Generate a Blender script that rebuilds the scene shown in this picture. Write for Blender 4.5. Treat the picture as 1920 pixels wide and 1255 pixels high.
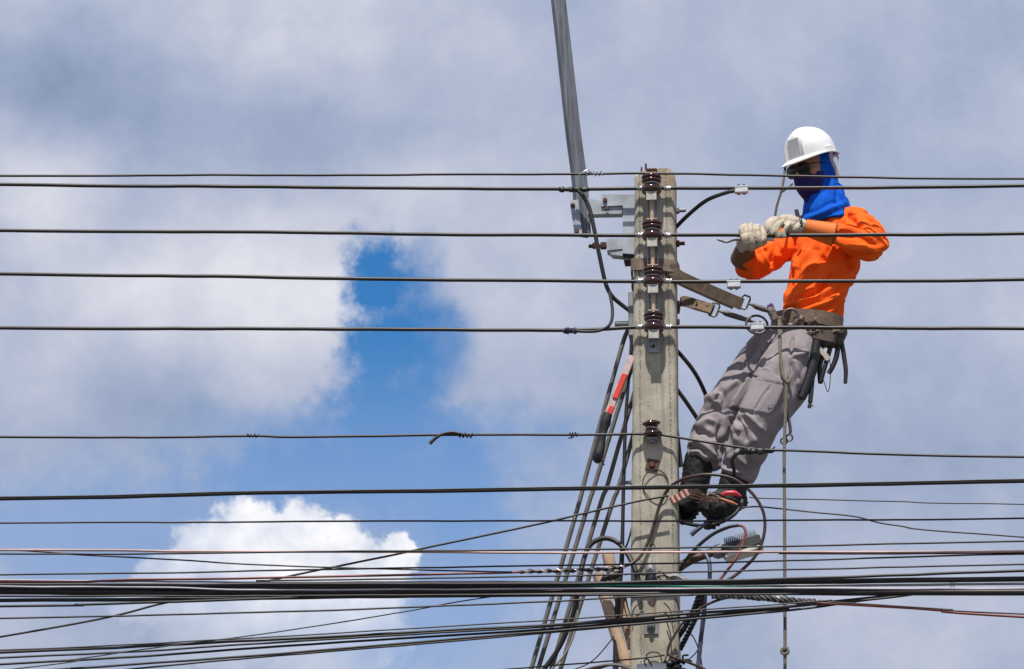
import bpy, math, random
import numpy as np
from mathutils import Vector, Matrix, noise as mnoise

for o in list(bpy.data.objects): bpy.data.objects.remove(o)
scene = bpy.context.scene
COL = scene.collection
rng = random.Random(7)

# ------------------------------------------------------------------ camera
FPX = 8000.0                       # focal length in photo pixels (150 mm on 36 mm)
PITCH = math.radians(20.0)
CAM = np.array((-0.618, -17.4, 1.6))
cam_d = bpy.data.cameras.new('camera'); cam_d.lens = FPX*36/1920; cam_d.sensor_width = 36
cam_d.clip_start = 0.5; cam_d.clip_end = 8000
cam = bpy.data.objects.new('camera', cam_d); COL.objects.link(cam)
cam.location = CAM; cam.rotation_euler = (math.pi/2+PITCH, 0, 0)
scene.camera = cam

# ------------------------------------------------------------------ exposure
vs = scene.view_settings
vs.view_transform = 'Standard'; vs.look = 'None'; vs.gamma = 1; vs.exposure = 0.08
vs.use_curve_mapping = False
SUN_EL = math.radians(62); SUN_AZ_LEFT = math.radians(7)   # behind the camera, a little to its left

# ------------------------------------------------------------------ sun
sun_d = bpy.data.lights.new('sun', 'SUN'); sun_d.energy = 5.0; sun_d.angle = math.radians(0.53)
sun_d.color = (1.0, 0.95, 0.87)
sun = bpy.data.objects.new('sun', sun_d); COL.objects.link(sun)
to_sun = Vector((-math.sin(SUN_AZ_LEFT)*math.cos(SUN_EL), -math.cos(SUN_AZ_LEFT)*math.cos(SUN_EL), math.sin(SUN_EL)))
sun.rotation_euler = to_sun.to_track_quat('Z', 'Y').to_euler()
sun.location = (0, 0, 30)

# ------------------------------------------------------------------ sky with clouds (world, laid out by azimuth / elevation)
def srgb(r, g, b):
    f = lambda c: (c/255/12.92) if c/255 <= 0.04045 else ((c/255+0.055)/1.055)**2.4
    return (f(r), f(g), f(b))
world = bpy.data.worlds.new('World'); scene.world = world; world.use_nodes = True
world.cycles.sampling_method = 'MANUAL'; world.cycles.sample_map_resolution = 512
nt = world.node_tree; nt.nodes.clear()
SKY_STRENGTH = 0.13
def nd(t, **kw):
    n = nt.nodes.new(t)
    for k, v in kw.items(): setattr(n, k, v)
    return n
def put(sock, v):
    if isinstance(v, bpy.types.NodeSocket): nt.links.new(v, sock)
    else: sock.default_value = v
def M(op, a, b=None, c=None, clamp=False):
    n = nd('ShaderNodeMath', operation=op, use_clamp=clamp)
    put(n.inputs[0], a)
    if b is not None: put(n.inputs[1], b)
    if c is not None: put(n.inputs[2], c)
    return n.outputs[0]
def VM(op, a, b=None, c=None, out=0):
    n = nd('ShaderNodeVectorMath', operation=op)
    put(n.inputs[0], a)
    if b is not None: put(n.inputs[1], b)
    if c is not None: put(n.inputs[2], c)
    return n.outputs['Value'] if out == 'v' else n.outputs[0]
def sstep(x, lo, hi):
    n = nd('ShaderNodeMapRange', interpolation_type='SMOOTHSTEP')
    put(n.inputs[0], x); n.inputs[1].default_value = lo; n.inputs[2].default_value = hi
    return n.outputs[0]
def mixc(f, a, b):
    n = nd('ShaderNodeMix', data_type='RGBA'); put(n.inputs[0], f); put(n.inputs[6], a); put(n.inputs[7], b)
    return n.outputs[2]
def ramp(x, stops):
    n = nd('ShaderNodeValToRGB'); put(n.inputs[0], x)
    e = n.color_ramp.elements
    while len(e) < len(stops): e.new(0.5)
    for el, (p, c) in zip(e, stops): el.position = p; el.color = (*c, 1)
    return n.outputs[0]
tc = nd('ShaderNodeTexCoord'); dirv = VM('NORMALIZE', tc.outputs['Generated'])
sep = nd('ShaderNodeSeparateXYZ'); nt.links.new(dirv, sep.inputs[0])
azm = M('ARCTAN2', sep.outputs[0], sep.outputs[1]); elv = M('ARCSINE', sep.outputs[2])
def noise3(scale, detail=5, rough=0.55, off=0.0, col=False):
    n = nd('ShaderNodeTexNoise'); n.inputs['Scale'].default_value = scale; n.inputs['Detail'].default_value = detail
    n.inputs['Roughness'].default_value = rough
    put(n.inputs['Vector'], VM('ADD', dirv, (off, off*0.7, -off*0.4)))
    return n.outputs['Color'] if col else n.outputs['Fac']
sx = M('MULTIPLY_ADD', azm, 8000*0.94, 960.0)
sy = M('MULTIPLY_ADD', M('SUBTRACT', elv, PITCH), -8000.0, 627.0)
cmb = nd('ShaderNodeCombineXYZ'); nt.links.new(sx, cmb.inputs[0]); nt.links.new(sy, cmb.inputs[1])
pos = cmb.outputs[0]
wl = VM('SUBTRACT', noise3(28, 3, .5, 3.1, True), (0.5, 0.5, 0.5))
wf = VM('SUBTRACT', noise3(95, 4, .66, 1.7, True), (0.5, 0.5, 0.5))
pos_soft = VM('ADD', VM('MULTIPLY_ADD', wl, (260, 200, 0), pos), VM('MULTIPLY', wf, (60, 60, 0)))
pos_mid = VM('ADD', VM('MULTIPLY_ADD', wl, (70, 60, 0), pos), VM('MULTIPLY', wf, (150, 130, 0)))
pos_fine = VM('ADD', VM('MULTIPLY_ADD', wl, (30, 30, 0), pos), VM('MULTIPLY', wf, (80, 80, 0)))
def ell(p, cx, cy, rx, ry):                 # 1 at the centre, 0 on the rim, negative outside
    q = VM('MULTIPLY_ADD', p, (1/rx, 1/ry, 0), (-cx/rx, -cy/ry, 0))
    return M('SUBTRACT', 1.0, VM('LENGTH', q, out='v'))
def umax(lst, k=None):
    r = lst[0]
    for q in lst[1:]: r = M('MAXIMUM', r, q) if k is None else M('SMOOTH_MAX', r, q, k)
    return r
# openings of clear sky
gap = umax([ell(pos_mid, *e) for e in [(703, 530, 80, 112), (738, 650, 108, 165), (722, 790, 150, 140), (640, 900, 330, 85), (850, 930, 110, 140)]], 0.25)
wisp = noise3(120, 6, .66, 6.3)
gap = M('MULTIPLY_ADD', M('SUBTRACT', wisp, 0.5), 0.9, gap)
gap_m = sstep(gap, -0.18, 0.62)
thin = umax([ell(pos_soft, *e) for e in [(280, 1010, 560, 150), (800, 1080, 330, 260), (700, 860, 420, 120), (805, 620, 85, 150)]], 0.3)
thin_m = M('MULTIPLY', sstep(M('MULTIPLY_ADD', M('SUBTRACT', wisp, 0.5), 0.7, thin), -0.25, 0.6), 0.72)
# light and dark parts of the cloud sheet
B = M('MULTIPLY_ADD', noise3(17, 5, .5, 5.5), 0.60, 0.14)
B = M('MULTIPLY_ADD', M('SUBTRACT', noise3(52, 6, .62, 9.0), 0.5), 0.50, B)
for (cx, cy, rx, ry, amp) in [(560, 10, 330, 190, .16), (90, 170, 430, 160, -.30), (520, 265, 340, 110, -.22), (60, 370, 200, 150, .26),
        (330, 560, 480, 190, .34), (560, 480, 240, 160, .16), (260, 800, 330, 120, -.16), (60, 720, 200, 160, .05), (890, 420, 260, 200, .16), (960, 110, 240, 160, .12),
        (1330, 80, 260, 170, .03), (1700, 330, 420, 300, -.07), (1500, 900, 800, 360, -.18), (1000, 780, 320, 240, -.06), (1850, 30, 250, 200, -.12), (200, 1200, 400, 150, -.1)]:
    g = sstep(ell(pos_soft, cx, cy, rx, ry), -0.15, 0.95)
    B = M('MULTIPLY_ADD', g, amp, B)
sheet = ramp(B, [(0.05, srgb(132, 149, 178)), (0.30, srgb(157, 170, 197)), (0.52, srgb(180, 187, 208)), (0.72, srgb(203, 206, 219)), (0.95, srgb(226, 227, 235))])
# a heap cloud with a hard sunlit edge
puffs = [(480, 1005, 88, 78), (570, 1015, 95, 85), (640, 1035, 75, 75), (405, 1040, 85, 75), (345, 1085, 75, 60), (745, 1045, 52, 58), (560, 1100, 190, 120),
         (690, 1095, 100, 80), (300, 1140, 80, 50), (450, 1170, 190, 120), (610, 1190, 180, 130)]
cum = umax([ell(pos_fine, *e) for e in puffs])
bil = noise3(190, 3, .6, 4.4)
cum = M('MULTIPLY_ADD', M('SUBTRACT', bil, 0.5), 0.55, cum)
cum_m = M('MULTIPLY', sstep(cum, 0.02, 0.28), M('MULTIPLY_ADD', sstep(M('MULTIPLY_ADD', M('SUBTRACT', wisp, 0.5), 260.0, sx), 240.0, 500.0), 0.5, 0.5))
low = sstep(sy, 1230.0, 1060.0)
cum_m = M('MULTIPLY', cum_m, M('MULTIPLY_ADD', low, 0.72, 0.28))
Bc = M('MULTIPLY_ADD', M('SUBTRACT', noise3(75, 5, .55, 2.2), 0.5), 1.7, M('MULTIPLY_ADD', sstep(cum, 0.0, 0.7), 0.18, 0.52))
Bc = M('MULTIPLY_ADD', M('SUBTRACT', bil, 0.5), 0.5, Bc)
heap = ramp(Bc, [(0.22, srgb(190, 200, 222)), (0.58, srgb(224, 227, 238)), (0.95, srgb(249, 249, 252))])
sky = nd('ShaderNodeTexSky', sky_type='NISHITA'); sky.sun_disc = False
sky.sun_elevation = SUN_EL; sky.sun_rotation = math.pi + SUN_AZ_LEFT
sky.altitude = 10; sky.air_density = 1.0; sky.dust_density = 0.0; sky.ozone_density = 5.0
hs = nd('ShaderNodeHueSaturation'); hs.inputs['Saturation'].default_value = 1.3; hs.inputs['Value'].default_value = 0.92
nt.links.new(sky.outputs[0], hs.inputs['Color']); blue = hs.outputs[0]
k = 1/SKY_STRENGTH
def up(c): return VM('MULTIPLY', c, (k, k, k))
veil = mixc(M('MULTIPLY', sstep(sy, 560.0, 1000.0), 0.42), blue, up(ramp(0.0, [(0, srgb(168, 186, 220)), (1, srgb(168, 186, 220))])))
cover = M('MULTIPLY', M('SUBTRACT', 1.0, gap_m), M('SUBTRACT', 1.0, thin_m))
c1 = mixc(cover, veil, up(sheet))
c2 = mixc(cum_m, c1, up(heap))
bg = nd('ShaderNodeBackground'); bg.inputs[1].default_value = SKY_STRENGTH
nt.links.new(c2, bg.inputs[0])
wo = nd('ShaderNodeOutputWorld'); nt.links.new(bg.outputs[0], wo.inputs[0])

# ------------------------------------------------------------------ coordinates
PSI = math.radians(5)
NV = np.array((-math.sin(PSI), -math.cos(PSI), 0.0))        # out of the pole's front face
UV = np.array((math.cos(PSI), -math.sin(PSI), 0.0))         # along the face, to the right
ZV = np.array((0, 0, 1.0))
C_R = np.array((1.0, 0, 0)); C_U = np.array((0, -math.sin(PITCH), math.cos(PITCH))); C_F = np.array((0, math.cos(PITCH), math.sin(PITCH)))
PXM = 0.00231                                               # metres per photo pixel at the pole
def P(px, py, v=0.0):                                       # the point at distance v in front of the pole's face seen at that pixel
    d = C_F + C_R*(px-960)/FPX - C_U*(py-627.5)/FPX
    t = (v - NV.dot(CAM))/NV.dot(d)
    return CAM + d*t
def proj(V):                                                # world points -> photo pixels
    q = np.asarray(V) - CAM
    z = q @ C_F
    return np.stack((960 + FPX*(q @ C_R)/z, 627.5 - FPX*(q @ C_U)/z), -1)

# ------------------------------------------------------------------ materials
MATS = {}
def mat(name, col, rough=0.6, metal=0.0, var=0.15, vs=25, bump=0.15, bs=120, col2=None, spec=0.5, coat=0.0, sheen=0.0, bd=0.002, emit=None, patch=0.5, detail=5, stretch=None):
    if name in MATS: return MATS[name]
    m = bpy.data.materials.new(name); m.use_nodes = True
    t = m.node_tree; b = t.nodes['Principled BSDF']; L = t.links.new
    tcn = t.nodes.new('ShaderNodeTexCoord')
    n = t.nodes.new('ShaderNodeTexNoise'); n.inputs['Scale'].default_value = vs; n.inputs['Detail'].default_value = detail; n.inputs['Roughness'].default_value = .6
    src = tcn.outputs['Object']
    if stretch:
        mp = t.nodes.new('ShaderNodeMapping'); mp.inputs['Scale'].default_value = stretch; L(src, mp.inputs['Vector']); src = mp.outputs[0]
    L(src, n.inputs['Vector'])
    r = t.nodes.new('ShaderNodeValToRGB'); L(n.outputs[0], r.inputs[0])
    c = np.array(col)
    lo = np.clip(c*(1-var), 0, 1); hi = np.clip(c*(1+var), 0, 1)
    if col2 is not None: lo, hi = c, np.array(col2)
    r.color_ramp.elements[0].position = patch-0.2; r.color_ramp.elements[1].position = patch+0.2
    r.color_ramp.elements[0].color = (*lo, 1); r.color_ramp.elements[1].color = (*hi, 1)
    L(r.outputs[0], b.inputs['Base Color'])
    b.inputs['Roughness'].default_value = rough; b.inputs['Metallic'].default_value = metal
    b.inputs['Specular IOR Level'].default_value = spec
    b.inputs['Coat Weight'].default_value = coat; b.inputs['Coat Roughness'].default_value = 0.08
    b.inputs['Sheen Weight'].default_value = sheen
    if bump:
        n2 = t.nodes.new('ShaderNodeTexNoise'); n2.inputs['Scale'].default_value = bs; n2.inputs['Detail'].default_value = 4
        L(tcn.outputs['Object'], n2.inputs['Vector'])
        bp = t.nodes.new('ShaderNodeBump'); bp.inputs['Strength'].default_value = bump; bp.inputs['Distance'].default_value = bd
        L(n2.outputs[0], bp.inputs['Height']); L(bp.outputs[0], b.inputs['Normal'])
    MATS[name] = m
    return m
black = mat('black_pvc', (.014, .013, .0145), .5, var=.35, vs=6, bump=.1, bs=60)
wirem = mat('weathered_wire', (.018, .015, .016), .45, var=.35, vs=5, bump=.25, bs=90)
greyw = mat('grey_stay_wire', (.115, .105, .098), .65, var=.3, vs=30, bump=.5, bs=300)
redw = mat('red_brown_cable', (.20, .05, .045), .45, var=.4, vs=5)
pinkw = mat('faded_pink_cable', (.46, .30, .28), .4, var=.3, vs=4)
palew = mat('pale_lilac_cable', (.40, .36, .42), .4, var=.3, vs=4)
greenw = mat('green_cable', (.02, .28, .19), .4, var=.2, vs=5)
bluew = mat('blue_grey_cable', (.06, .065, .10), .45, var=.4, vs=30)
silver = mat('bright_tie_wire', (.62, .62, .63), .38, .85, var=.2, vs=60)
alum = mat('cast_aluminium', (.60, .61, .63), .42, .55, var=.15, vs=50, bump=.2, bs=200)
galv = mat('galvanised_steel', (.32, .35, .39), .5, .4, var=.28, vs=14, bump=.12, bs=40)
galvd = mat('dull_galvanised_steel', (.22, .225, .235), .6, .45, var=.3, vs=14, bump=.2, bs=60)
rust = mat('rusty_steel', (.10, .042, .026), .8, .2, var=.5, vs=80, bump=.5, bs=150)
porc = mat('brown_glazed_porcelain', (.040, .010, .009), .12, var=.3, vs=30, bump=.02, coat=.6)
rodm = mat('tan_painted_rod', (.42, .30, .20), .6, var=.25, vs=40)
leather = mat('worn_brown_leather', (.15, .105, .075), .65, var=.4, vs=35, bump=.3, bs=140)
leatherd = mat('dark_brown_leather', (.055, .036, .028), .65, var=.5, vs=30, bump=.4, bs=120)
ropem = mat('olive_rope', (.16, .145, .115), .9, var=.3, vs=120, bump=.8, bs=400)
woodm = mat('raw_timber', (.38, .25, .165), .8, col2=(.55, .41, .29), vs=18, bump=.4, bs=60)
tapem = mat('black_tape', (.013, .013, .016), .45, var=.5, vs=60, bump=.5, bs=130, bd=.002)
tapeb = mat('navy_tape', (.02, .025, .05), .45, var=.4, vs=60, bump=.5, bs=120, bd=.002)

# ------------------------------------------------------------------ mesh helpers
class MB:
    def __init__(s): s.v = []; s.f = []
    def add(s, V, Fc):
        o = len(s.v); s.v.extend([tuple(map(float, q)) for q in V]); s.f.extend([tuple(i+o for i in q) for q in Fc]); return s
def setp(o, label=None, cat=None, group=None, kind=None):
    if label: o['label'] = label
    if cat: o['category'] = cat
    if group: o['group'] = group
    if kind: o['kind'] = kind
    return o
def obj(name, mb, material, parent=None, smooth=True, angle=40, base=None):
    V = np.array(mb.v, float)
    if parent is not None: org = np.array(parent['_o'])
    else: org = np.array(base) if base is not None else np.array(((V[:, 0].min()+V[:, 0].max())/2, (V[:, 1].min()+V[:, 1].max())/2, V[:, 2].min()))
    me = bpy.data.meshes.new(name); me.from_pydata((V-org).tolist(), [], mb.f); me.update()
    for m_ in (material if isinstance(material, (list, tuple)) else [material]): me.materials.append(m_)
    if smooth:
        me.polygons.foreach_set('use_smooth', [True]*len(me.polygons))
        if angle < 180: me.set_sharp_from_angle(angle=math.radians(angle))
    o = bpy.data.objects.new(name, me); COL.objects.link(o)
    if parent is None: o.location = org; o['_o'] = [float(x) for x in org]
    else:
        o.parent = parent; o['_o'] = [float(x) for x in org]
    return o
def thing(name, label, cat, base, group=None):
    o = bpy.data.objects.new(name, None); COL.objects.link(o); o.location = base; o['_o'] = [float(x) for x in base]
    o.empty_display_size = .05
    return setp(o, label, cat, group)
def smooth_path(pts, n=6):
    p = [np.array(q, float) for q in pts]
    if len(p) < 3: return [p[0]+(p[-1]-p[0])*i/n for i in range(n+1)]
    p = [2*p[0]-p[1]]+p+[2*p[-1]-p[-2]]; out = []
    for i in range(1, len(p)-2):
        a, b, c, d = p[i-1:i+3]
        for k_ in range(n):
            t = k_/n
            out.append(.5*((2*b)+(-a+c)*t+(2*a-5*b+4*c-d)*t*t+(-a+3*b-3*c+d)*t**3))
    out.append(p[-2]); return out
def frames(path):
    path = np.array(path); T = np.gradient(path, axis=0); T /= np.linalg.norm(T, axis=1)[:, None]+1e-12
    ref = np.array((0, 0, 1.0)) if abs(T[0][2]) < .9 else np.array((0, 1.0, 0))
    N = []; nrm = np.cross(T[0], np.cross(ref, T[0])); nrm /= np.linalg.norm(nrm)
    for t in T:
        nrm = nrm - t*np.dot(nrm, t); nrm /= np.linalg.norm(nrm)+1e-12; N.append(nrm.copy())
    N = np.array(N); return T, N, np.cross(T, N)
def tube(mb, path, r, n=8, cap=True, flat=None, rough=0.0):
    path = np.array(path, float); T, N, Bn = frames(path)
    rr = np.full(len(path), r) if np.isscalar(r) else np.interp(np.linspace(0, 1, len(path)), np.linspace(0, 1, len(r)), r)
    V = []
    for i, p in enumerate(path):
        for k_ in range(n):
            a = 2*math.pi*k_/n; q = rr[i]*(1+(rng.uniform(-rough, rough) if rough else 0))
            V.append(p + N[i]*math.cos(a)*q*(flat or 1) + Bn[i]*math.sin(a)*q)
    Fc = [(i*n+k_, i*n+(k_+1) % n, (i+1)*n+(k_+1) % n, (i+1)*n+k_) for i in range(len(path)-1) for k_ in range(n)]
    if cap: Fc += [tuple(range(n))[::-1], tuple((len(path)-1)*n+k_ for k_ in range(n))]
    return mb.add(V, Fc)
def helix(mb, path, R, r, turns, n=6, steps=14, phase=0.0, jit=0.0):
    path = np.array(smooth_path(path, 8) if len(path) < 6 else path, float)
    m_ = int(turns*steps)+1
    s = np.linspace(0, len(path)-1, m_)
    Q = np.stack([np.interp(s, range(len(path)), path[:, k_]) for k_ in range(3)], 1)
    T, N, Bn = frames(Q)
    a = phase+2*math.pi*turns*np.linspace(0, 1, m_)
    RR = R*(1+jit*np.array([rng.uniform(-1, 1) for _ in range(m_)]))
    H = Q + N*(np.cos(a)*RR)[:, None] + Bn*(np.sin(a)*RR)[:, None]
    return tube(mb, H, r, n)
def box(mb, c, ax, ay, az_, hx, hy, hz, bev=0.0):           # centre, three unit axes, half sizes; chamfered when bev > 0
    c = np.array(c, float); A = [np.array(ax, float), np.array(ay, float), np.array(az_, float)]
    if bev <= 0:
        V = [c+A[0]*sx_*hx+A[1]*sy_*hy+A[2]*sz_*hz for sz_ in (-1, 1) for sx_, sy_ in ((-1, -1), (1, -1), (1, 1), (-1, 1))]
        return mb.add(V, [(3, 2, 1, 0), (4, 5, 6, 7), (0, 1, 5, 4), (1, 2, 6, 5), (2, 3, 7, 6), (3, 0, 4, 7)])
    ring = lambda ex, ey: [(-ex+bev, -ey), (ex-bev, -ey), (ex, -ey+bev), (ex, ey-bev), (ex-bev, ey), (-ex+bev, ey), (-ex, ey-bev), (-ex, -ey+bev)]
    V = []
    for z_, sh in ((-hz, bev), (-hz+bev, 0), (hz-bev, 0), (hz, bev)):
        for (x_, y_) in ring(hx, hy):
            f = (1-sh/max(hx, 1e-6), 1-sh/max(hy, 1e-6)) if sh else (1, 1)
            V.append(c+A[0]*x_*f[0]+A[1]*y_*f[1]+A[2]*z_)
    Fc = [tuple(range(8))[::-1], tuple(range(24, 32))]
    for l in range(3):
        for k_ in range(8): Fc.append((l*8+k_, l*8+(k_+1) % 8, (l+1)*8+(k_+1) % 8, (l+1)*8+k_))
    return mb.add(V, Fc)
def lathe(mb, c, axis, prof, n=28):                          # profile of (radius, height along axis)
    c = np.array(c, float); ax = np.array(axis, float); ax /= np.linalg.norm(ax)
    e1 = np.cross(ax, (0.3, 1, 0.2)); e1 /= np.linalg.norm(e1); e2 = np.cross(ax, e1)
    V = [c+ax*h+(e1*math.cos(2*math.pi*k_/n)+e2*math.sin(2*math.pi*k_/n))*r for r, h in prof for k_ in range(n)]
    Fc = [(i*n+k_, i*n+(k_+1) % n, (i+1)*n+(k_+1) % n, (i+1)*n+k_) for i in range(len(prof)-1) for k_ in range(n)]
    Fc += [tuple(range(n))[::-1], tuple((len(prof)-1)*n+k_ for k_ in range(n))]
    return mb.add(V, Fc)
def hexbolt(mb, c, axis, r, h): return lathe(mb, c, axis, [(r*.9, 0), (r, h*.15), (r, h*.85), (r*.85, h)], 6)
def pp(pts, v): return [P(x, y, (v if np.isscalar(v) else v[i])) for i, (x, y) in enumerate(pts)]

# ------------------------------------------------------------------ ground
g = MB(); R_ = 3000
gn = 24
for i in range(gn+1):
    for j in range(gn+1):
        f = lambda k_: math.copysign(abs(2*k_/gn-1)**2.5, k_-gn/2)*R_
        g.v.append((f(i), f(j), 0.0))
g.f = [(i*(gn+1)+j, (i+1)*(gn+1)+j, (i+1)*(gn+1)+j+1, i*(gn+1)+j+1) for i in range(gn) for j in range(gn)]
setp(obj('ground', g, mat('dry_roadside_ground', (.10, .097, .085), .95, var=.3, vs=2, bump=.3, bs=8), None, False, base=(0, 0, 0)), kind='structure')

# ------------------------------------------------------------------ the concrete pole
def concrete():
    m = bpy.data.materials.new('weathered_concrete'); m.use_nodes = True
    t = m.node_tree; b = t.nodes['Principled BSDF']; L = t.links.new
    tcn = t.nodes.new('ShaderNodeTexCoord'); o_ = tcn.outputs['Object']
    def nz(s, d=5, r=.6):
        n = t.nodes.new('ShaderNodeTexNoise'); n.inputs['Scale'].default_value = s; n.inputs['Detail'].default_value = d; n.inputs['Roughness'].default_value = r
        L(o_, n.inputs['Vector']); return n.outputs[0]
    def mm(op, a, bb, c=None, cl=False):
        n = t.nodes.new('ShaderNodeMath'); n.operation = op; n.use_clamp = cl
        for s, x in zip(n.inputs, (a, bb, c)):
            if x is None: continue
            if isinstance(x, bpy.types.NodeSocket): L(x, s)
            else: s.default_value = x
        return n.outputs[0]
    def mx(f, a, bb):
        n = t.nodes.new('ShaderNodeMix'); n.data_type = 'RGBA'
        for s, x in ((n.inputs[0], f), (n.inputs[6], a), (n.inputs[7], bb)):
            if isinstance(x, bpy.types.NodeSocket): L(x, s)
            else: s.default_value = x
        return n.outputs[2]
    def st(x, lo, hi):
        n = t.nodes.new('ShaderNodeMapRange'); n.interpolation_type = 'SMOOTHSTEP'; L(x, n.inputs[0]); n.inputs[1].default_value = lo; n.inputs[2].default_value = hi; return n.outputs[0]
    col = mx(st(nz(9), .35, .65), (.30, .275, .225, 1), (.43, .40, .33, 1))
    col = mx(mm('MULTIPLY', st(nz(260, 2), .55, .72), .55), col, (.62, .58, .50, 1))
    col = mx(mm('MULTIPLY', st(nz(330, 2), .56, .70), .6), col, (.20, .18, .15, 1))
    mp = t.nodes.new('ShaderNodeMapping'); mp.inputs['Scale'].default_value = (42, 42, 1.6); L(o_, mp.inputs['Vector'])
    ns = t.nodes.new('ShaderNodeTexNoise'); ns.inputs['Scale'].default_value = 1.0; ns.inputs['Detail'].default_value = 5; L(mp.outputs[0], ns.inputs['Vector'])
    col = mx(mm('MULTIPLY', st(ns.outputs[0], .50, .72), .55), col, (.20, .18, .15, 1))
    vo = t.nodes.new('ShaderNodeTexVoronoi'); vo.inputs['Scale'].default_value = 42; L(o_, vo.inputs['Vector'])
    pit = mm('MULTIPLY', st(vo.outputs['Distance'], .16, .08), st(nz(14, 2), .52, .6))
    # the rough cast seams beside both chamfers, and a rust run below a bolt
    sp = t.nodes.new('ShaderNodeSeparateXYZ'); L(o_, sp.inputs[0])
    wob = mm('MULTIPLY_ADD', nz(60, 3), .012, -.006)
    half = mm('MULTIPLY_ADD', sp.outputs[2], -.0068, .1335)          # half width at this height (pole tapers)
    dseam = mm('ABSOLUTE', mm('SUBTRACT', mm('ADD', mm('ABSOLUTE', sp.outputs[0], 0.0), wob), mm('SUBTRACT', half, .0165)), 0.0)
    seam = mm('MULTIPLY', st(dseam, .006, .001), st(nz(170, 3, .7), .49, .60))
    pits = mm('MAXIMUM', pit, seam)
    col = mx(mm('MULTIPLY', pits, .8), col, (.13, .11, .09, 1))
    topst = mm('MULTIPLY', st(sp.outputs[2], 8.56, 8.66), st(nz(24, 4), .42, .6))
    col = mx(mm('MULTIPLY', topst, .75), col, (.33, .20, .12, 1))
    rx = mm('MULTIPLY', st(mm('ABSOLUTE', mm('ADD', mm('ADD', sp.outputs[0], .012), wob), 0.0), .009, .003),
            mm('MULTIPLY', st(sp.outputs[2], 6.62, 6.68), st(sp.outputs[2], 6.80, 6.72)))
    col = mx(mm('MULTIPLY', rx, .7), col, (.30, .15, .06, 1))
    L(col, b.inputs['Base Color']); b.inputs['Roughness'].default_value = .92; b.inputs['Specular IOR Level'].default_value = .25
    h = mm('ADD', mm('MULTIPLY', nz(220, 4), .35), mm('MULTIPLY', pits, -1.2))
    bp = t.nodes.new('ShaderNodeBump'); bp.inputs['Strength'].default_value = .75; bp.inputs['Distance'].default_value = .004
    L(h, bp.inputs['Height']); L(bp.outputs[0], b.inputs['Normal'])
    return m
conc = concrete()
p_top = P(1227.5, 316, 0); p_bot = P(1226.5, 1255, 0)
lean = (p_top[0]-p_bot[0])/(p_top[2]-p_bot[2])
Z_TOP = p_top[2]
def pole_c(z):                                                # centre of the front face at height z
    q = np.array((p_bot[0]+lean*(z-p_bot[2]), 0, z)); q[1] = -q[0]*math.tan(PSI); return q
def pole_half(z): return .0885 + (Z_TOP-z)*.0068
pm = MB(); zs = [0, 2, 4, 5.5] + list(np.arange(6.2, Z_TOP-.03, .06)) + [Z_TOP-.03, Z_TOP-.012, Z_TOP]
zs = sorted(zs); nr = 16
for zi, z in enumerate(zs):
    h = pole_half(z); ch = .018; d2 = h*2*.96
    if z >= Z_TOP-.001: h -= .016; ch = .012
    elif z > Z_TOP-.02: h -= .006
    ring = [(-h+ch, 0), (-h/3, 0), (h/3, 0), (h-ch, 0), (h-ch*.45, -ch*.35), (h, -ch), (h, -d2/2), (h, -d2+ch), (h-ch, -d2), (h/3, -d2), (-h/3, -d2), (-h+ch, -d2), (-h, -d2+ch), (-h, -d2/2), (-h, -ch), (-h+ch*.45, -ch*.35)]
    c = pole_c(z)
    for (u, v) in ring:
        e = .0016 if 6 < z < Z_TOP-.04 else (.008 if z > Z_TOP-.02 else 0)
        nn = mnoise.noise((u*40, v*40, z*22))
        zz = z + (mnoise.noise((u*30+5, v*30, 3.3))*.022 - .006 if z > Z_TOP-.02 else 0)
        pm.v.append(tuple(c+UV*(u+nn*e)+NV*(v+nn*e*.3)+np.array((0, 0, zz-z))))
for zi in range(len(zs)-1):
    for k_ in range(nr): pm.f.append((zi*nr+k_, (zi+1)*nr+k_, (zi+1)*nr+(k_+1) % nr, zi*nr+(k_+1) % nr))
pm.f.append(tuple((len(zs)-1)*nr+k_ for k_ in range(nr))[::-1]); pm.f.append(tuple(range(nr)))
pm.f = [q[::-1] for q in pm.f]
pole_t = thing('utility_pole', 'square weathered concrete utility pole carrying the insulators and cables', 'pole', (0, 0, 0))
pole = obj('shaft', pm, conc, pole_t, True, 35)
# ------------------------------------------------------------------ insulators, rack and their wires
SV = .062                                                     # how far the spool axes stand off the pole's face
spools = [(1221.5, 346.5), (1223, 433.5), (1224.5, 520), (1226, 605)]
SP = [P(x, y, SV) for x, y in spools]
prof = [(.020, .0415), (.034, .041), (.0435, .037), (.0455, .031), (.0430, .0265), (.0385, .0245), (.0400, .0215), (.0435, .018), (.0435, .013), (.0385, .007), (.0290, .003),
        (.0265, -.003), (.0285, -.009), (.0405, -.0125), (.0450, -.017), (.0458, -.025), (.0440, -.033), (.0380, -.0395), (.018, -.041)]
for i, c in enumerate(SP):
    which = ['topmost on the pole, just under its broken top', 'second from the pole top', 'third from the pole top, beside the brown strap', 'lowest of the four stacked on the rack'][i]
    t = thing('spool_insulator', 'brown glazed spool insulator, ' + which, 'insulator', c, 'spool insulators on the rack')
    obj('spool', lathe(MB(), c, ZV, prof, 32), porc, t, True, 60)
    tw = MB(); a0 = np.linspace(-.3, 2*math.pi+.5, 30)
    tube(tw, [c+UV*math.cos(a)*.0305+NV*math.sin(a)*.0305+ZV*(.001+.0006*k_/3) for k_, a in enumerate(a0)], .0021, 6)
    for s_ in (-1, 1):
        tube(tw, smooth_path([c+UV*s_*.028+NV*.012, c+UV*s_*.042-NV*.012-ZV*.004, c+UV*s_*.052-NV*.034-ZV*.001], 4), .0019, 6)
    obj('tie_wire', tw, silver, t)
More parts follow.
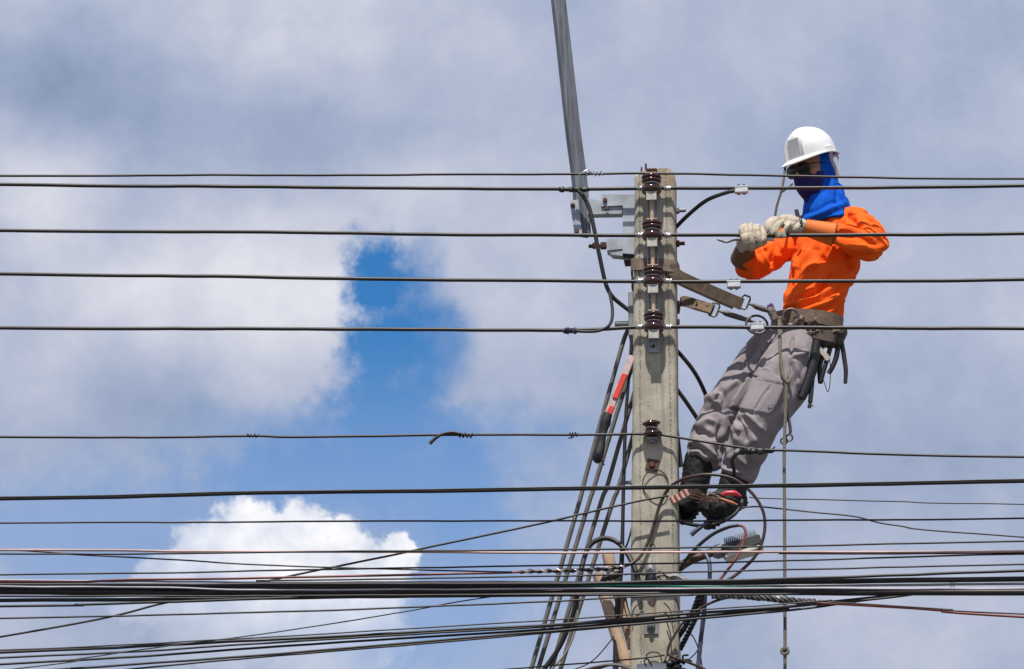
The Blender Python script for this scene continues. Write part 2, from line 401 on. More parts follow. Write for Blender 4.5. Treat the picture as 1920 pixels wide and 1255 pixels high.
rack = thing('insulator_rack', 'galvanised steel rack bolted up the pole front holding four spools', 'bracket', P(1226, 662, 0))
st_ = MB(); a_, b_ = P(1222.5, 322, .004), P(1226.5, 662, .004); ax_ = (a_-b_)/np.linalg.norm(a_-b_); wx = np.cross(ax_, NV)
box(st_, (a_+b_)/2, wx, NV, ax_, .023, .003, np.linalg.norm(a_-b_)/2, .001)
for s_ in (-1, 1): box(st_, (a_+b_)/2+wx*s_*.0225+NV*.009, wx, NV, ax_, .002, .010, np.linalg.norm(a_-b_)/2-.012)
obj('back_strap', st_, galv, rack, True, 30)
for i, c in enumerate(SP):
    for s_ in (1, -1):
        tb = MB(); q = c+ZV*s_*.0455
        box(tb, q-NV*.014, UV, NV, ZV, .0235, .046, .003, .001)
        if s_ < 0:                                           # the lower tab is folded down
            box(tb, q+NV*.028-ZV*.019, UV, NV, ZV, .0225, .003, .019, .001)
        obj('tab', tb, mat('pale_grey_paint', (.40, .385, .36), .7, .1, var=.2, vs=60) if s_ < 0 else mat('tan_painted_steel', (.36, .27, .19), .65, .1, var=.3, vs=40), rack, True, 30)
rd = MB(); tube(rd, [SP[0]+ZV*.055, SP[1], SP[2], SP[3]-ZV*.058], .0088, 12); obj('rod', rd, rodm, rack)
pl = MB(); q = P(1225, 650, .010); box(pl, q, UV, NV, ZV, .024, .003, .026, .002); obj('end_plate', pl, galv, rack, True, 30)
hl = MB(); lathe(hl, q+NV*.0032, NV, [(.0075, 0), (.0085, .001), (.006, .0015), (.005, .0005)], 16); obj('bolt_hole', hl, rust, rack)
tp = MB(); box(tp, P(1222, 322, .03), UV, NV, ZV, .024, .03, .004, .001); obj('top_plate', tp, rust, rack, True, 30)
for (x, y, h) in [(1203, 322, .020), (1211, 319, .030)]:
    rs = MB(); tube(rs, [P(x, y, -.03), P(x, y, -.03)+ZV*h], .0045, 8, rough=.15)
    setp(obj('rebar_stub', rs, rust), 'rusty steel bar end sticking out of the pole top, ' + ('shorter of two' if x < 1205 else 'taller of two'), 'rebar')

# long wires.  (name, label, points, thickness px, material, distance in front of the face)
def wire_path(pts, v, ext=1500, jit=.8, step=90):
    pts = list(pts)
    if ext:
        (x0, y0), (x1, y1) = pts[0], pts[1]; s_ = (y1-y0)/(x1-x0)
        if x0 <= 5: pts = [(x0-ext, y0-s_*ext*.8-6)] + pts
        (x0, y0), (x1, y1) = pts[-2], pts[-1]; s_ = (y1-y0)/(x1-x0)
        if x1 >= 1915: pts = pts + [(x1+ext, y1+s_*ext*.8-6)]
    sm = smooth_path([(x, y, 0) for x, y in pts], 10); out = []
    acc = 0; jy = 0; target = 0
    for i, q in enumerate(sm):
        vv = v if np.isscalar(v) else np.interp(q[0], [a[0] for a in v], [a[1] for a in v])
        n_ = mnoise.noise((q[0]/70.0, pts[0][1]*3.3, 0.7))*jit + mnoise.noise((q[0]/260.0, pts[0][1]*1.3, 5.7))*jit*1.6
        out.append(P(q[0], q[1]+n_, vv))
    return out
WV = .028
wires = [
 ('power_wire', 'thin dark wire crossing just above the top insulator at the pole top', [(0, 330), (400, 329), (800, 328), (1100, 326), (1220, 325.5), (1500, 330), (1920, 336)], 5, wirem, .085),
 ('power_wire', 'thick black wire tied behind the topmost spool insulator', [(0, 346), (400, 350), (800, 353), (1050, 355), (1222, 354), (1400, 353.5), (1920, 349)], 7.5, wirem, WV),
 ('power_wire', 'thick black wire gripped by the gloved worker, tied at the second spool', [(0, 432), (500, 436), (850, 440), (1222, 441.5), (1640, 441), (1920, 438)], 7.5, wirem, WV),
 ('power_wire', 'thick black wire tied at the third spool, passing over the orange shirt', [(0, 514), (400, 519), (800, 524), (1222, 527.5), (1700, 527), (1920, 525)], 7.5, wirem, WV),
 ('power_wire', 'thick black wire tied at the lowest rack spool, passing over the tool belt', [(0, 615), (500, 616), (800, 618), (1060, 619), (1190, 614), (1300, 613), (1700, 615), (1920, 616)], 7.5, wirem, WV),
 ('service_wire', 'dark wire bent down at the single pin insulator below the rack', [(0, 820), (250, 820), (470, 817), (560, 819), (870, 816), (1100, 814.5), (1222, 814), (1262, 819), (1400, 841), (1500, 846), (1920, 858)], 5, wirem, [(0, .06), (1150, .05), (1222, .022), (1300, .045), (1500, .07), (1920, .07)]),
 ('twin_cable', 'glossy black double cable crossing over the boots', [(0, 935), (480, 925), (1000, 918), (1228, 914.5), (1500, 911), (1920, 902)], 8, black, 0.220),
 ('telephone_wire', 'thin level dark wire passing under the boot soles', [(0, 980), (500, 979), (1000, 977), (1500, 976), (1920, 972)], 3.6, wirem, 0.150),
 ('telephone_wire', 'very thin wire leaving the red plier grip at the boots', [(1405, 933), (1440, 935), (1680, 941), (1920, 946)], 2.4, wirem, 0.000),
 ('telephone_wire', 'thin kinked wire sloping down away from the worker\'s feet', [(1388, 953), (1428, 951), (1500, 958), (1600, 968), (1680, 985), (1920, 1008)], 3, wirem, -0.020),
 ('drop_wire', 'straight dark wire slanting up to the pole below the thin wire ring', [(0, 1194), (313, 1130), (520, 1086), (760, 1036), (1000, 985), (1180, 944), (1252, 930)], 4.2, wirem, 0.075),
 ('drop_wire', 'very thin wire slanting up into the thick cable bundle', [(0, 1258), (140, 1237), (300, 1214), (520, 1185), (700, 1158), (850, 1131), (960, 1114), (1060, 1107)], 2.4, wirem, 0.230),
 ('telephone_wire', 'faded pink cable running level above the thick bundle', [(0, 1031), (500, 1034.5), (1000, 1036.5), (1500, 1036), (1920, 1034)], 4.6, pinkw, 0.260),
 ('telephone_wire', 'black wire crossing just over the faded pink cable', [(0, 1039), (300, 1038), (700, 1034), (1000, 1031.5), (1480, 1024), (1920, 1015)], 3.6, black, 0.285),
 ('telephone_wire', 'black wire close beneath the faded pink cable beyond the lamp', [(1460, 1038), (1600, 1038.5), (1750, 1038.5), (1920, 1037)], 2.8, black, 0.250),
 ('telephone_wire', 'thin wire drooping from the pink cable to the spiral wrapped splice', [(0, 1031), (110, 1038), (300, 1049), (520, 1061), (800, 1070), (960, 1073)], 3, wirem, 0.240),
 ('telephone_wire', 'black wire passing the pole just above the grey clamp', [(0, 1078), (520, 1070), (1000, 1061), (1228, 1057), (1480, 1051), (1920, 1039)], 3.4, black, 0.250),
 ('telephone_wire', 'black wire passing the pole across the grey clamp', [(480, 1090), (700, 1087), (1000, 1081), (1228, 1075), (1480, 1068), (1920, 1058)], 3.4, black, 0.265),
 ('red_cable', 'dark red cable running into the spiral wrapped splice', [(0, 1092), (150, 1091), (240, 1087), (480, 1084), (760, 1078), (985, 1073.5)], 4.6, redw, 0.225),
 ('bundle_cable', 'pale grey cable along the top of the thick bundle', [(0, 1087.5), (250, 1090), (480, 1092), (800, 1091.5), (1000, 1091.5), (1180, 1092)], 3.4, palew, 0.218),
 ('bundle_cable', 'black cable at the top edge of the thick bundle, rising beyond the lamp', [(0, 1096), (480, 1096), (1000, 1095), (1228, 1091), (1400, 1088), (1540, 1083), (1700, 1078), (1920, 1070)], 5.5, black, 0.235),
 ('bundle_cable', 'thick black cable in the upper half of the thick bundle', [(0, 1104), (480, 1101.5), (1000, 1099), (1228, 1097), (1480, 1092), (1920, 1086)], 10, black, 0.205),
 ('bundle_cable', 'green cable in the thick bundle in front of the pole', [(980, 1096), (1100, 1097), (1228, 1098.5), (1350, 1100.5), (1470, 1102)], 3.8, greenw, .228),
 ('bundle_cable', 'grey cable sagging through the middle of the thick bundle', [(1228, 1100), (1480, 1098), (1700, 1097), (1920, 1094)], 5, galvd, 0.225),
 ('bundle_cable', 'pale lilac cable along the middle of the thick bundle', [(0, 1099.5), (300, 1102), (480, 1106.5), (1000, 1104), (1228, 1103.5), (1480, 1103.5), (1920, 1104)], 3.4, palew, 0.240),
 ('bundle_cable', 'thickest black cable low in the bundle', [(0, 1109), (480, 1112.5), (1000, 1110), (1228, 1110), (1480, 1110), (1920, 1111)], 12.5, black, 0.208),
 ('bundle_cable', 'black cable with a pale sheen under the thickest bundle cable', [(0, 1118), (480, 1117.5), (1000, 1115.5), (1228, 1116), (1500, 1114.5)], 4, black, 0.245),
 ('bundle_cable', 'thick black cable closing the underside of the bundle', [(0, 1126), (300, 1123.5), (480, 1121.5), (800, 1118), (1050, 1115), (1250, 1113)], 7.5, black, 0.230),
 ('bundle_cable', 'black cable joining the bundle underside from below, far from the pole', [(0, 1137), (150, 1134), (330, 1128), (560, 1121)], 5, black, 0.250),
 ('telephone_wire', 'thin black wire climbing to meet the bundle underside at the pole', [(0, 1160), (520, 1147), (1000, 1129), (1180, 1120), (1300, 1116)], 3.6, wirem, 0.255),
 ('telephone_wire', 'thin wire topmost of the rising group below the bundle', [(0, 1220), (480, 1196), (1000, 1165), (1228, 1149), (1480, 1132), (1560, 1126)], 2.8, wirem, 0.290),
 ('rising_cable', 'black cable second of the rising group below the bundle', [(0, 1223.5), (480, 1201), (1000, 1174), (1228, 1156), (1480, 1137.5), (1560, 1129), (1720, 1113)], 5.5, black, 0.190),
 ('rising_cable', 'black cable third of the rising group below the bundle', [(0, 1234), (480, 1207), (800, 1188), (1000, 1177), (1228, 1160)], 4, black, 0.205),
 ('rising_cable', 'dark cable fourth of the rising group below the bundle', [(0, 1246), (480, 1215), (1000, 1182), (1228, 1163), (1480, 1141)], 4.5, black, 0.175),
 ('rising_cable', 'dark cable fifth of the rising group below the bundle', [(-100, 1268), (100, 1256), (480, 1229), (1000, 1186.5), (1228, 1167), (1480, 1144), (1600, 1128), (1730, 1112)], 4.5, black, 0.210),
 ('rising_cable', 'dark cable lowest of the rising group below the bundle', [(0, 1275), (240, 1255), (480, 1234), (1000, 1189), (1180, 1173)], 3.6, wirem, 0.195),
 ('red_cable', 'red brown cable sloping down from the end of the twisted cable', [(1530, 1131), (1650, 1137.5), (1780, 1146), (1920, 1157)], 5, redw, 0.220),
 ('telephone_wire', 'black wire lying along the sloping red brown cable', [(1530, 1128), (1650, 1135), (1780, 1143), (1920, 1152)], 3, black, 0.235),
 ('telephone_wire', 'thin wire rising to the white box low on the pole', [(900, 1259), (1000, 1251), (1180, 1237), (1246, 1229)], 3, wirem, 0.090),
]
for nm, lb, pts, th, m_, v in wires:
    w = MB(); tube(w, wire_path(pts, v), th/2*PXM, 8)
    setp(obj(nm, w, m_, None, True, 180), lb, 'wire' if 'wire' in nm else 'cable', {'power_wire': 'power wires tied to the spools', 'telephone_wire': 'thin telephone wires', 'bundle_cable': 'cables in the thick bundle', 'rising_cable': 'rising cables below the bundle'}.get(nm))
# second strand of the double cable
w = MB(); tube(w, wire_path([(0, 932), (480, 922), (1000, 915), (1228, 911.5), (1500, 908), (1920, 899)], .228), 1.2*PXM, 6)
setp(obj('twin_cable', w, wirem, None, True, 180), 'thin wire lying on top of the glossy double cable', 'cable')
# coils of tie wire each side of the spools
ci = 0
for i, yy in enumerate([354, 441.5, 527.5, 614]):
    for (xa, xb, n_) in ((1193 if i else 1196, 1204.5, 5 if i else 3), (1245.5, 1259 if i else 1258, 6)):
        hm = MB(); helix(hm, [P(xa, yy, WV), P((xa+xb)/2, yy-.2, WV), P(xb, yy-.3, WV)], 4.6*PXM, .0019, n_, 5, 12, jit=.10)
        tube(hm, [P(xa+1, yy-4, WV+.006), P(xa-.5, yy-10, WV+.012)], .0016, 5)
        setp(obj('wire_coil', hm, silver), 'bright coil of tie wire on the %s side of the %s spool insulator' % ('steel arm' if xa < 1222 else 'worker', ['topmost', 'second', 'third', 'lowest'][i]), 'wire coil', 'coils of tie wire beside the spools')
hm = MB(); helix(hm, [P(1098, 325, .085), P(1114, 325.5, .085), P(1130, 326, .085)], 4.2*PXM, .0022, 4.5, 5, 12, jit=.35)
tube(hm, smooth_path([P(1086, 328, .095), P(1093, 323, .1), P(1100, 319, .098), P(1106, 321, .093), P(1110, 325, .09)], 5), .0022, 6)
setp(obj('wire_coil', hm, silver), 'loose bright coil of tie wire around the topmost wire before the steel arm', 'wire coil')
# pin insulator on a bolt
c = P(1222.5, 806, .035)
t = thing('pin_insulator', 'single brown pin insulator on the bare pole face below the rack', 'insulator', c)
obj('spool', lathe(MB(), c, ZV+NV*.12-UV*.08, [(.022, .040), (.024, .036), (.036, .033), (.0405, .028), (.039, .023), (.030, .018), (.023, .010), (.022, -.002), (.030, -.007), (.0395, -.012), (.0425, -.018), (.040, -.024), (.028, -.028), (.015, -.030)], 30), porc, t, True, 60)
q = MB(); box(q, c-ZV*.042-NV*.006, UV, NV, ZV, .022, .020, .008, .003); hexbolt(q, c-ZV*.060, ZV, .014, .012); obj('base_nut', q, galvd, t, True, 30)
q = MB(); tube(q, [c-ZV*.045-NV*.045, c-ZV*.045], .009, 10); obj('pin', q, galvd, t)
q = MB(); a0 = np.linspace(.2, math.pi*1.2, 16); tube(q, [c+UV*math.cos(a)*.026+NV*math.sin(a)*.026+ZV*(.004-.002*math.cos(a)) for a in a0], .002, 6)
for s_, pts in ((-1, [(1206, 805), (1199, 810), (1196, 817)]), (1, [(1236, 806), (1241, 809), (1245, 817)])):
    tube(q, smooth_path([c+UV*s_*.026] + [P(x, y, .03) for x, y in pts], 5), .002, 6)
obj('tie_wire', q, silver, t)
# ------------------------------------------------------------------ small hardware on the pole (parts of the pole)
def on_pole(name, mb, m_, lab=None):
    o = obj(name, mb, m_, pole_t, True, 30)
    if lab: o['label'] = lab
    return o
q = MB(); a = math.radians(14); c = P(1223, 872, .004)
box(q, c, UV*math.cos(a)-ZV*math.sin(a), NV, ZV*math.cos(a)+UV*math.sin(a), .026, .004, .025, .001); hexbolt(q, c+NV*.004, NV, .013, .008); on_pole('washer_plate', q, rust, 'rusty square washer set askew')
q = MB(); c = P(1221, 1176, .004); box(q, c, UV, NV, ZV, .031, .004, .032, .001); on_pole('washer_plate', q, galvd)
q = MB(); hexbolt(q, c+NV*.004+ZV*.004, NV, .018, .014); lathe(q, c+NV*.018+ZV*.004, NV, [(.010, 0), (.010, .010), (.008, .012)], 12); on_pole('bolt', q, galvd)
q = MB(); lathe(q, P(1224, 1026, -.012), NV, [(.0115, 0), (.0115, .0135), (.0085, .0138), (.0085, .004)], 16); on_pole('bolt_hole', q, tapem)
for (x, y, l, m_) in [(1268, 395, .040, galvd), (1268, 457, .036, rust), (1268, 603, .014, galvd)]:
    q = MB(); c = P(x, y, -.07); lathe(q, c-UV*.01, UV, [(.009, 0), (.009, .01+l), (.0075, .012+l)], 10); hexbolt(q, c, UV, .016, .014); on_pole('bolt', q, m_)
for (x, y, l) in [(1187, 905, .032), (1186, 607, .078)]:
    q = MB(); c = P(x, y, -.06); lathe(q, c+UV*.01, -UV, [(.008 if l < .05 else .012, 0), (.008 if l < .05 else .012, .008+l), (.007, .010+l)], 10); hexbolt(q, c, -UV, .013, .010); on_pole('bolt', q, galvd)
# ------------------------------------------------------------------ street-lamp arm with its brackets
arm = thing('lamp_arm', 'tall galvanised steel arm rising beside the pole top, bolted to a bracket', 'steel arm', P(1093, 440, -.06))
AV = -.06
cl = smooth_path([P(1093.5, 442, AV), P(1087, 345, AV), P(1076, 260, AV), P(1066, 170, AV), P(1056, 80, AV), P(1047, 0, AV), P(1036, -110, AV), P(1024, -260, AV)], 6)
q = MB(); A = math.radians(28); ex = UV*math.cos(A)-NV*math.sin(A); ey = NV*math.cos(A)+UV*math.sin(A)
n0 = len(cl); hw = [.033+.003*(1-i/n0) for i in range(n0)]
for i, p in enumerate(cl):
    for (sx_, sy_) in ((-1, -1), (1, -1), (1, 1), (-1, 1)):
        for bx_, by_ in (((-.8, -1), (-1, -.8)) if (sx_, sy_) == (-1, -1) else ((1, -.8), (.8, -1)) if (sx_, sy_) == (1, -1) else ((.8, 1), (1, .8)) if (sx_, sy_) == (1, 1) else ((-1, .8), (-.8, 1))):
            q.v.append(tuple(p+ex*bx_*hw[i]*.86+ey*by_*hw[i]*.62))
order = [1, 0, 3, 2, 5, 4, 7, 6]
ringi = [1, 0, 3, 2, 4, 5, 6, 7]
# ring order around the section
def ang(i): 
    d = np.array(q.v[i])-cl[0]; return math.atan2(d.dot(ey), d.dot(ex))
ringi = sorted(range(8), key=ang)
for i in range(n0-1):
    for k_ in range(8):
        a1, a2 = ringi[k_], ringi[(k_+1) % 8]; q.f.append((i*8+a1, i*8+a2, (i+1)*8+a2, (i+1)*8+a1))
q.f.append(tuple(ringi)[::-1]); q.f.append(tuple((n0-1)*8+k_ for k_ in ringi))
obj('post', q, mat('streaked_galvanised_steel', (.125, .135, .155), .55, .35, var=.5, vs=60, bump=.15, bs=30, stretch=(1, 1, .05)), arm, True, 30)
q = MB(); V4 = [P(1068, 377, AV+.035), P(1084, 374, AV+.035), P(1092, 441, AV+.035), P(1077, 438, AV+.035)]
q.add(V4+[p-NV*.008 for p in V4], [(0, 1, 2, 3), (7, 6, 5, 4), (0, 4, 5, 1), (1, 5, 6, 2), (2, 6, 7, 3), (3, 7, 4, 0)]); obj('side_plate', q, galv, arm, False)
for x, y in ((1074, 386), (1081, 434)):
    q = MB(); hexbolt(q, P(x, y, AV+.035), NV, .011, .010); obj('bolt', q, rust, arm, True, 30)
def plate(name, quad, v, th, m_, parent):
    q = MB(); V4 = [P(x, y, v) for x, y in quad]
    q.add(V4+[p-NV*th for p in V4], [(0, 1, 2, 3), (7, 6, 5, 4), (0, 4, 5, 1), (1, 5, 6, 2), (2, 6, 7, 3), (3, 7, 4, 0)])
    return obj(name, q, m_, parent, False)
plate('cross_bar', [(1127, 364), (1176, 365), (1175, 385), (1127, 387)], -.035, .045, galv, arm)
plate('cross_bar', [(1098, 371), (1130, 367), (1168, 387), (1166, 401), (1104, 402)][:4] if False else [(1098, 371), (1167, 386), (1166, 401), (1102, 402)], -.045, .045, galv, arm)
plate('pole_channel', [(1168, 365), (1191, 365), (1190, 477), (1167, 475)], -.02, .10, galv, arm)
plate('lower_bracket', [(1137, 448), (1174, 446), (1173, 466), (1138, 470)], -.03, .06, galv, arm)
plate('bracket_foot', [(1139, 470), (1172, 466), (1170, 480), (1148, 478)], -.035, .05, galv, arm)
plate('channel_end', [(1167, 476), (1190, 477), (1189, 487), (1170, 488)], -.03, .08, mat('dark_steel', (.03, .03, .032), .7, .3), arm)
for x, y in ((1134.5, 376), (1138, 392)):
    q = MB(); hexbolt(q, P(x, y, -.034), NV, .010, .010); obj('bolt', q, rust, arm, True, 30)
q = MB(); lathe(q, P(1139, 461, -.06), -UV, [(.0085, 0), (.0085, .080), (.007, .083)], 10); hexbolt(q, P(1137, 461, -.06), -UV, .017, .026); hexbolt(q, P(1117, 461, -.06), -UV, .015, .014); obj('bolt', q, rust, arm, True, 30)
# ------------------------------------------------------------------ loose cables around the pole
def cable(name, label, pts, v, th, m_, cat='cable', n=8, group=None, sub=8, rough=0.0):
    q = MB()
    vv = v if not np.isscalar(v) else [v]*len(pts)
    tube(q, smooth_path([P(x, y, w_) for (x, y), w_ in zip(pts, vv)], sub), th/2*PXM if np.isscalar(th) else [a/2*PXM for a in th], n, rough=rough)
    return setp(obj(name, q, m_, None, True, 60), label, cat, group)
for i, pts in enumerate([[(1177, 619), (1163, 660), (1102, 880), (1081, 960), (996, 1255), (955, 1400)], [(1193, 665), (1163, 755), (1114, 913), (1099, 960), (1009, 1255), (967, 1400)],
             [(1196, 715), (1166, 815), (1138, 913), (1121, 960), (1034, 1255), (992, 1400)], [(1196, 785), (1160, 913), (1143, 960), (1051, 1255), (1010, 1400)]]):
    cable('stay_wire', ['grey stay wire slanting down from the pole, outermost of four', 'grey stay wire slanting down behind the red handled tool, second of four', 'grey stay wire slanting down from the pole, third of four', 'grey stay wire slanting down nearest the pole, innermost of four'][i],
          pts, [-.10-.02*i]*len(pts), 8.5, greyw, 'stay wire', 8, 'stay wires slanting down from the pole')
cable('riser_cable', 'dark vertical cable running down along the pole beside the stay wires', [(1184, 585), (1184, 640), (1178, 720), (1173, 790), (1169, 915), (1167.5, 990), (1165, 1060), (1160, 1110), (1156, 1180), (1154, 1275)], -.04, [7, 6.5, 6, 7, 7, 7, 9, 10, 11, 11], black)
cable('jumper_cable', 'black jumper cable dropping from the wire at the steel arm to the pole conduit', [(1083, 357), (1092, 366), (1104, 388), (1113, 425), (1124, 480), (1136, 533), (1148, 556), (1166, 572), (1182, 584)], [.03, .03, .03, .03, .02, .0, -.02, -.04, -.05], 8, black)
cable('jumper_cable', 'thin looped jumper cable joining the lowest power wire at the taped splice', [(1137, 533), (1143, 550), (1148, 578), (1147, 600), (1139, 613), (1120, 621), (1095, 622), (1070, 620)], [.005, .01, .02, .03, .035, .035, .03, .03], 6, black)
cable('jumper_cable', 'black jumper cable curving from the upper clamp down to the pole', [(1378, 358), (1360, 362), (1325, 376), (1292, 402), (1262, 432), (1245, 450)], [.03, .025, .0, -.05, -.12, -.2], 8, black)
cable('jumper_cable', 'black cable curving out behind the pole toward the trousers, upper of two', [(1255, 645), (1275, 664), (1300, 695), (1318, 728), (1332, 765)], [-.2, -.19, -.22, -.28, -.33], 8, black)
cable('jumper_cable', 'black cable curving out behind the pole toward the trousers, lower of two', [(1255, 712), (1275, 738), (1294, 765), (1313, 795), (1325, 825)], [-.2, -.19, -.22, -.26, -.3], 8, black)
for (x0, x1, y, lab, m_, r) in [(1056, 1082, 619.5, 'navy tape wrapped lump on the lowest power wire', tapeb, 6.2), (1048, 1105, 355.5, 'black taped splice on the upper power wire in front of the steel arm', tapem, 5.0), ]:
    q = MB(); n_ = 22; tube(q, [P(x0+(x1-x0)*k_/n_, y+(1.0 if r > 6 else 0), WV) for k_ in range(n_+1)], [PXM*r*(.72+.5*rng.random()*(.5 if k_ in (0, 22) else 1)) for k_ in range(n_+1)], 10, rough=.12)
    setp(obj('taped_splice', q, m_), lab, 'splice')
cable('wire_tail', 'stub of old wire curling off the service wire far from the pole', [(806, 832), (813, 825), (826, 816), (845, 811), (862, 813), (872, 816)], .065, [7.5, 6.5, 6, 5.5, 5, 4], wirem, 'wire')
q = MB(); helix(q, [P(858, 816, .062), P(872, 816.5, .062), P(886, 816.5, .062)], 3.6*PXM, .0035, 4, 5, 10, jit=.3); setp(obj('wire_coil', q, wirem), 'dark wrap of wire on the service wire beside the curled stub', 'wire coil')
q = MB(); helix(q, [P(1068, 815, .056), P(1076, 815, .056), P(1083, 815, .056)], 3.2*PXM, .003, 3, 5, 10, jit=.3); tube(q, smooth_path([P(1078, 815, .06), P(1074, 820, .062), P(1066, 822, .06)], 4), .003, 6); setp(obj('wire_coil', q, wirem), 'small knot of wire with a tail on the service wire', 'wire coil')
q = MB(); helix(q, [P(464, 817, .06), P(474, 817, .06), P(484, 818, .06)], 2.6*PXM, .0035, 3, 5, 10, jit=.3); setp(obj('wire_coil', q, wirem), 'tiny wrap on the service wire far out from the pole', 'wire coil')
# conduit on the pole's left side
t = thing('conduit', 'short dark steel conduit on the pole side facing the steel arm', 'conduit', P(1183, 632, -.05))
q = MB(); box(q, P(1183.5, 591, -.05), UV, NV, ZV, .0115, .02, .102, .003); obj('tube', q, galvd, t, True, 30)
q = MB(); tube(q, [P(1185, 632, -.05), P(1186, 660, -.05), P(1187, 690, -.05)], [.011, .009, .006], 8, rough=.25); obj('sealed_end', q, leatherd, t)
# tool hanging with taped handle
t = thing('taped_tool', 'red and silver tool with black taped grip hanging beside the stay wires', 'tool', P(1122, 868, -.02))
def bar_between(a, b, w, d, v_):
    A_, B_ = P(*a, v_), P(*b, v_); l = (A_-B_); L_ = np.linalg.norm(l); l /= L_; s_ = np.cross(l, NV); return (A_+B_)/2, s_, NV, l, w, d, L_/2
q = MB(); box(q, *bar_between((1186, 668), (1139, 779), .016, .009, -.02), .003); obj('frame', q, mat('pale_red_steel', (.48, .36, .34), .5, .3, var=.3, vs=40), t, True, 30)
redp = mat('red_lacquer', (.62, .045, .025), .4, var=.12, vs=20)
for a, b in (((1172, 701), (1153, 748)), ((1149, 762), (1141, 778))):
    q = MB(); box(q, *bar_between(a, b, .0125, .004, -.008), .003); obj('red_panel', q, redp, t, True, 30)
q = MB(); tube(q, smooth_path([P(1140, 776, -.02), P(1133, 800, -.02), P(1127, 830, -.018), P(1121, 858, -.015), P(1121, 868, -.012)], 5), [PXM*a for a in (9, 10.5, 8.5, 8, 10, 9, 4)], 10, rough=.10)
tube(q, smooth_path([P(1125, 856, -.01), P(1129, 866, -.005), P(1133, 872, 0)], 4), .004, 6); tube(q, smooth_path([P(1113, 848, -.01), P(1112, 860, -.005), P(1116, 866, 0)], 4), .004, 6); obj('taped_grip', q, tapem, t)
# wire ring and loops on the pole
q = MB(); tube(q, [P(1229+24*math.cos(a), 908+27*math.sin(a), .012+.006*math.sin(a*2)) for a in np.linspace(0.3, 2*math.pi+.1, 36)], 1.1*PXM, 6)
setp(obj('wire_loop', q, wirem), 'thin wire ring lying on the pole face under the pin insulator', 'wire')
cable('loop_cable', 'brown cable climbing the pole and looping round the boots down to the bundle', [(985, 1072), (1060, 1070), (1130, 1067), (1170, 1062), (1196, 1048), (1213, 1022), (1226, 985), (1238, 945), (1255, 915), (1285, 897), (1330, 890), (1375, 898), (1410, 925), (1431, 960), (1433, 1000), (1418, 1040), (1390, 1070), (1362, 1090), (1350, 1097)],
      [.075, .06, .045, .04, .03, .022, .02, .025, .05, .08, .10, .10, .09, .08, .07, .06, .05, .05, .05], 6.2, mat('brown_black_cable', (.055, .03, .028), .4, var=.4, vs=8), sub=10)
for k_ in range(2):
    q = MB(); helix(q, pp([(976, 1072), (1030, 1071), (1080, 1070), (1130, 1067.5), (1172, 1062)], [.076, .068, .055, .045, .04]), 3.2*PXM, .0034, 6.5, 6, 12, phase=k_*math.pi)
    setp(obj('spiral_wrap', q, silver if k_ == 0 else black), ['silver', 'black'][k_]+' strand spiralling round the red cable up to the pole', 'wire wrap')
cable('loop_cable', 'thick black cable arching over the timber ends then falling along the stay wires', [(1200, 1100), (1190, 1066), (1172, 1032), (1152, 1014), (1130, 1010), (1108, 1021), (1095, 1048), (1088, 1085), (1081, 1125), (1069, 1168), (1048, 1215), (1015, 1262), (985, 1300)], [.04, .03, .0, -.02, -.03, -.03, -.02, .0, -.01, -.03, -.05, -.06, -.06], 9.5, black)
cable('loop_cable', 'pale grey cable falling beside the black arched cable', [(1084, 1105), (1084, 1140), (1079, 1180), (1062, 1222), (1032, 1258), (1010, 1280)], -.02, 4, mat('pale_grey_cable', (.22, .22, .2), .5, var=.3), sub=8)
cable('loop_cable', 'black cable curling up over the lamp to the red cable turn', [(1268, 1085), (1283, 1055), (1305, 1028), (1335, 1003), (1365, 989), (1385, 985)], [-.08, -.05, -.02, 0, .02, .02], 6.5, black)
cable('loop_cable', 'bright red cable turning down across the lamp head to the bundle', [(1384, 985), (1394, 988), (1398, 1000), (1393, 1020), (1380, 1047), (1362, 1072), (1345, 1093)], [.02, .025, .03, .03, .04, .045, .05], 5.5, redw)
cable('loop_cable', 'black cable hanging in a curve below the boot soles', [(1262, 972), (1285, 981), (1315, 986), (1345, 982), (1372, 969), (1387, 952), (1392, 938)], [-.15, -.12, -.08, -.06, -.05, -.06, -.08], 7, black)
cable('cable_stub', 'short cut cable end pointing down below the boots', [(1328, 980), (1315, 988), (1304, 996), (1296, 1003)], -.05, [7, 8, 9, 9.5], bluew)
cable('loop_cable', 'blue grey cable hooked over the lamp arm into the bundle', [(1296, 1040), (1308, 1034), (1320, 1037), (1329, 1052), (1331, 1072), (1330, 1095)], [-.05, -.02, 0, .02, .03, .04], 8, bluew)
cable('loop_cable', 'red brown cable bending back to the pole below the bundle', [(1425, 1114), (1360, 1122), (1318, 1138), (1285, 1163), (1262, 1196), (1252, 1220), (1258, 1231), (1290, 1242), (1335, 1262), (1360, 1280)], [.06, .06, .05, .04, .03, .03, .03, .02, 0, 0], 5, mat('brown_black_cable', (.05, .03, .03)), sub=8)
cable('drop_cable', 'smooth blue black cable dropping straight down from the bundle beside the twisted cables', [(1322, 1112), (1320, 1150), (1314, 1200), (1308, 1262), (1304, 1300)], [.04, .01, -.02, -.03, -.03], 8.5, bluew)
for i, pts in enumerate([[(1312, 1112), (1300, 1145), (1285, 1175), (1268, 1200)], [(1318, 1112), (1308, 1150), (1292, 1185), (1275, 1218)]]):
    q = MB()
    for k_ in range(3): helix(q, pp(pts, [.04, .01, -.03, -.07]), 2.6*PXM, .0062, 5, 6, 10, phase=k_*2.1)
    setp(obj('twisted_cable', q, black), 'black twisted cable dropping behind the pole from the bundle, '+['upper', 'lower'][i]+' of two', 'cable')
q = MB()
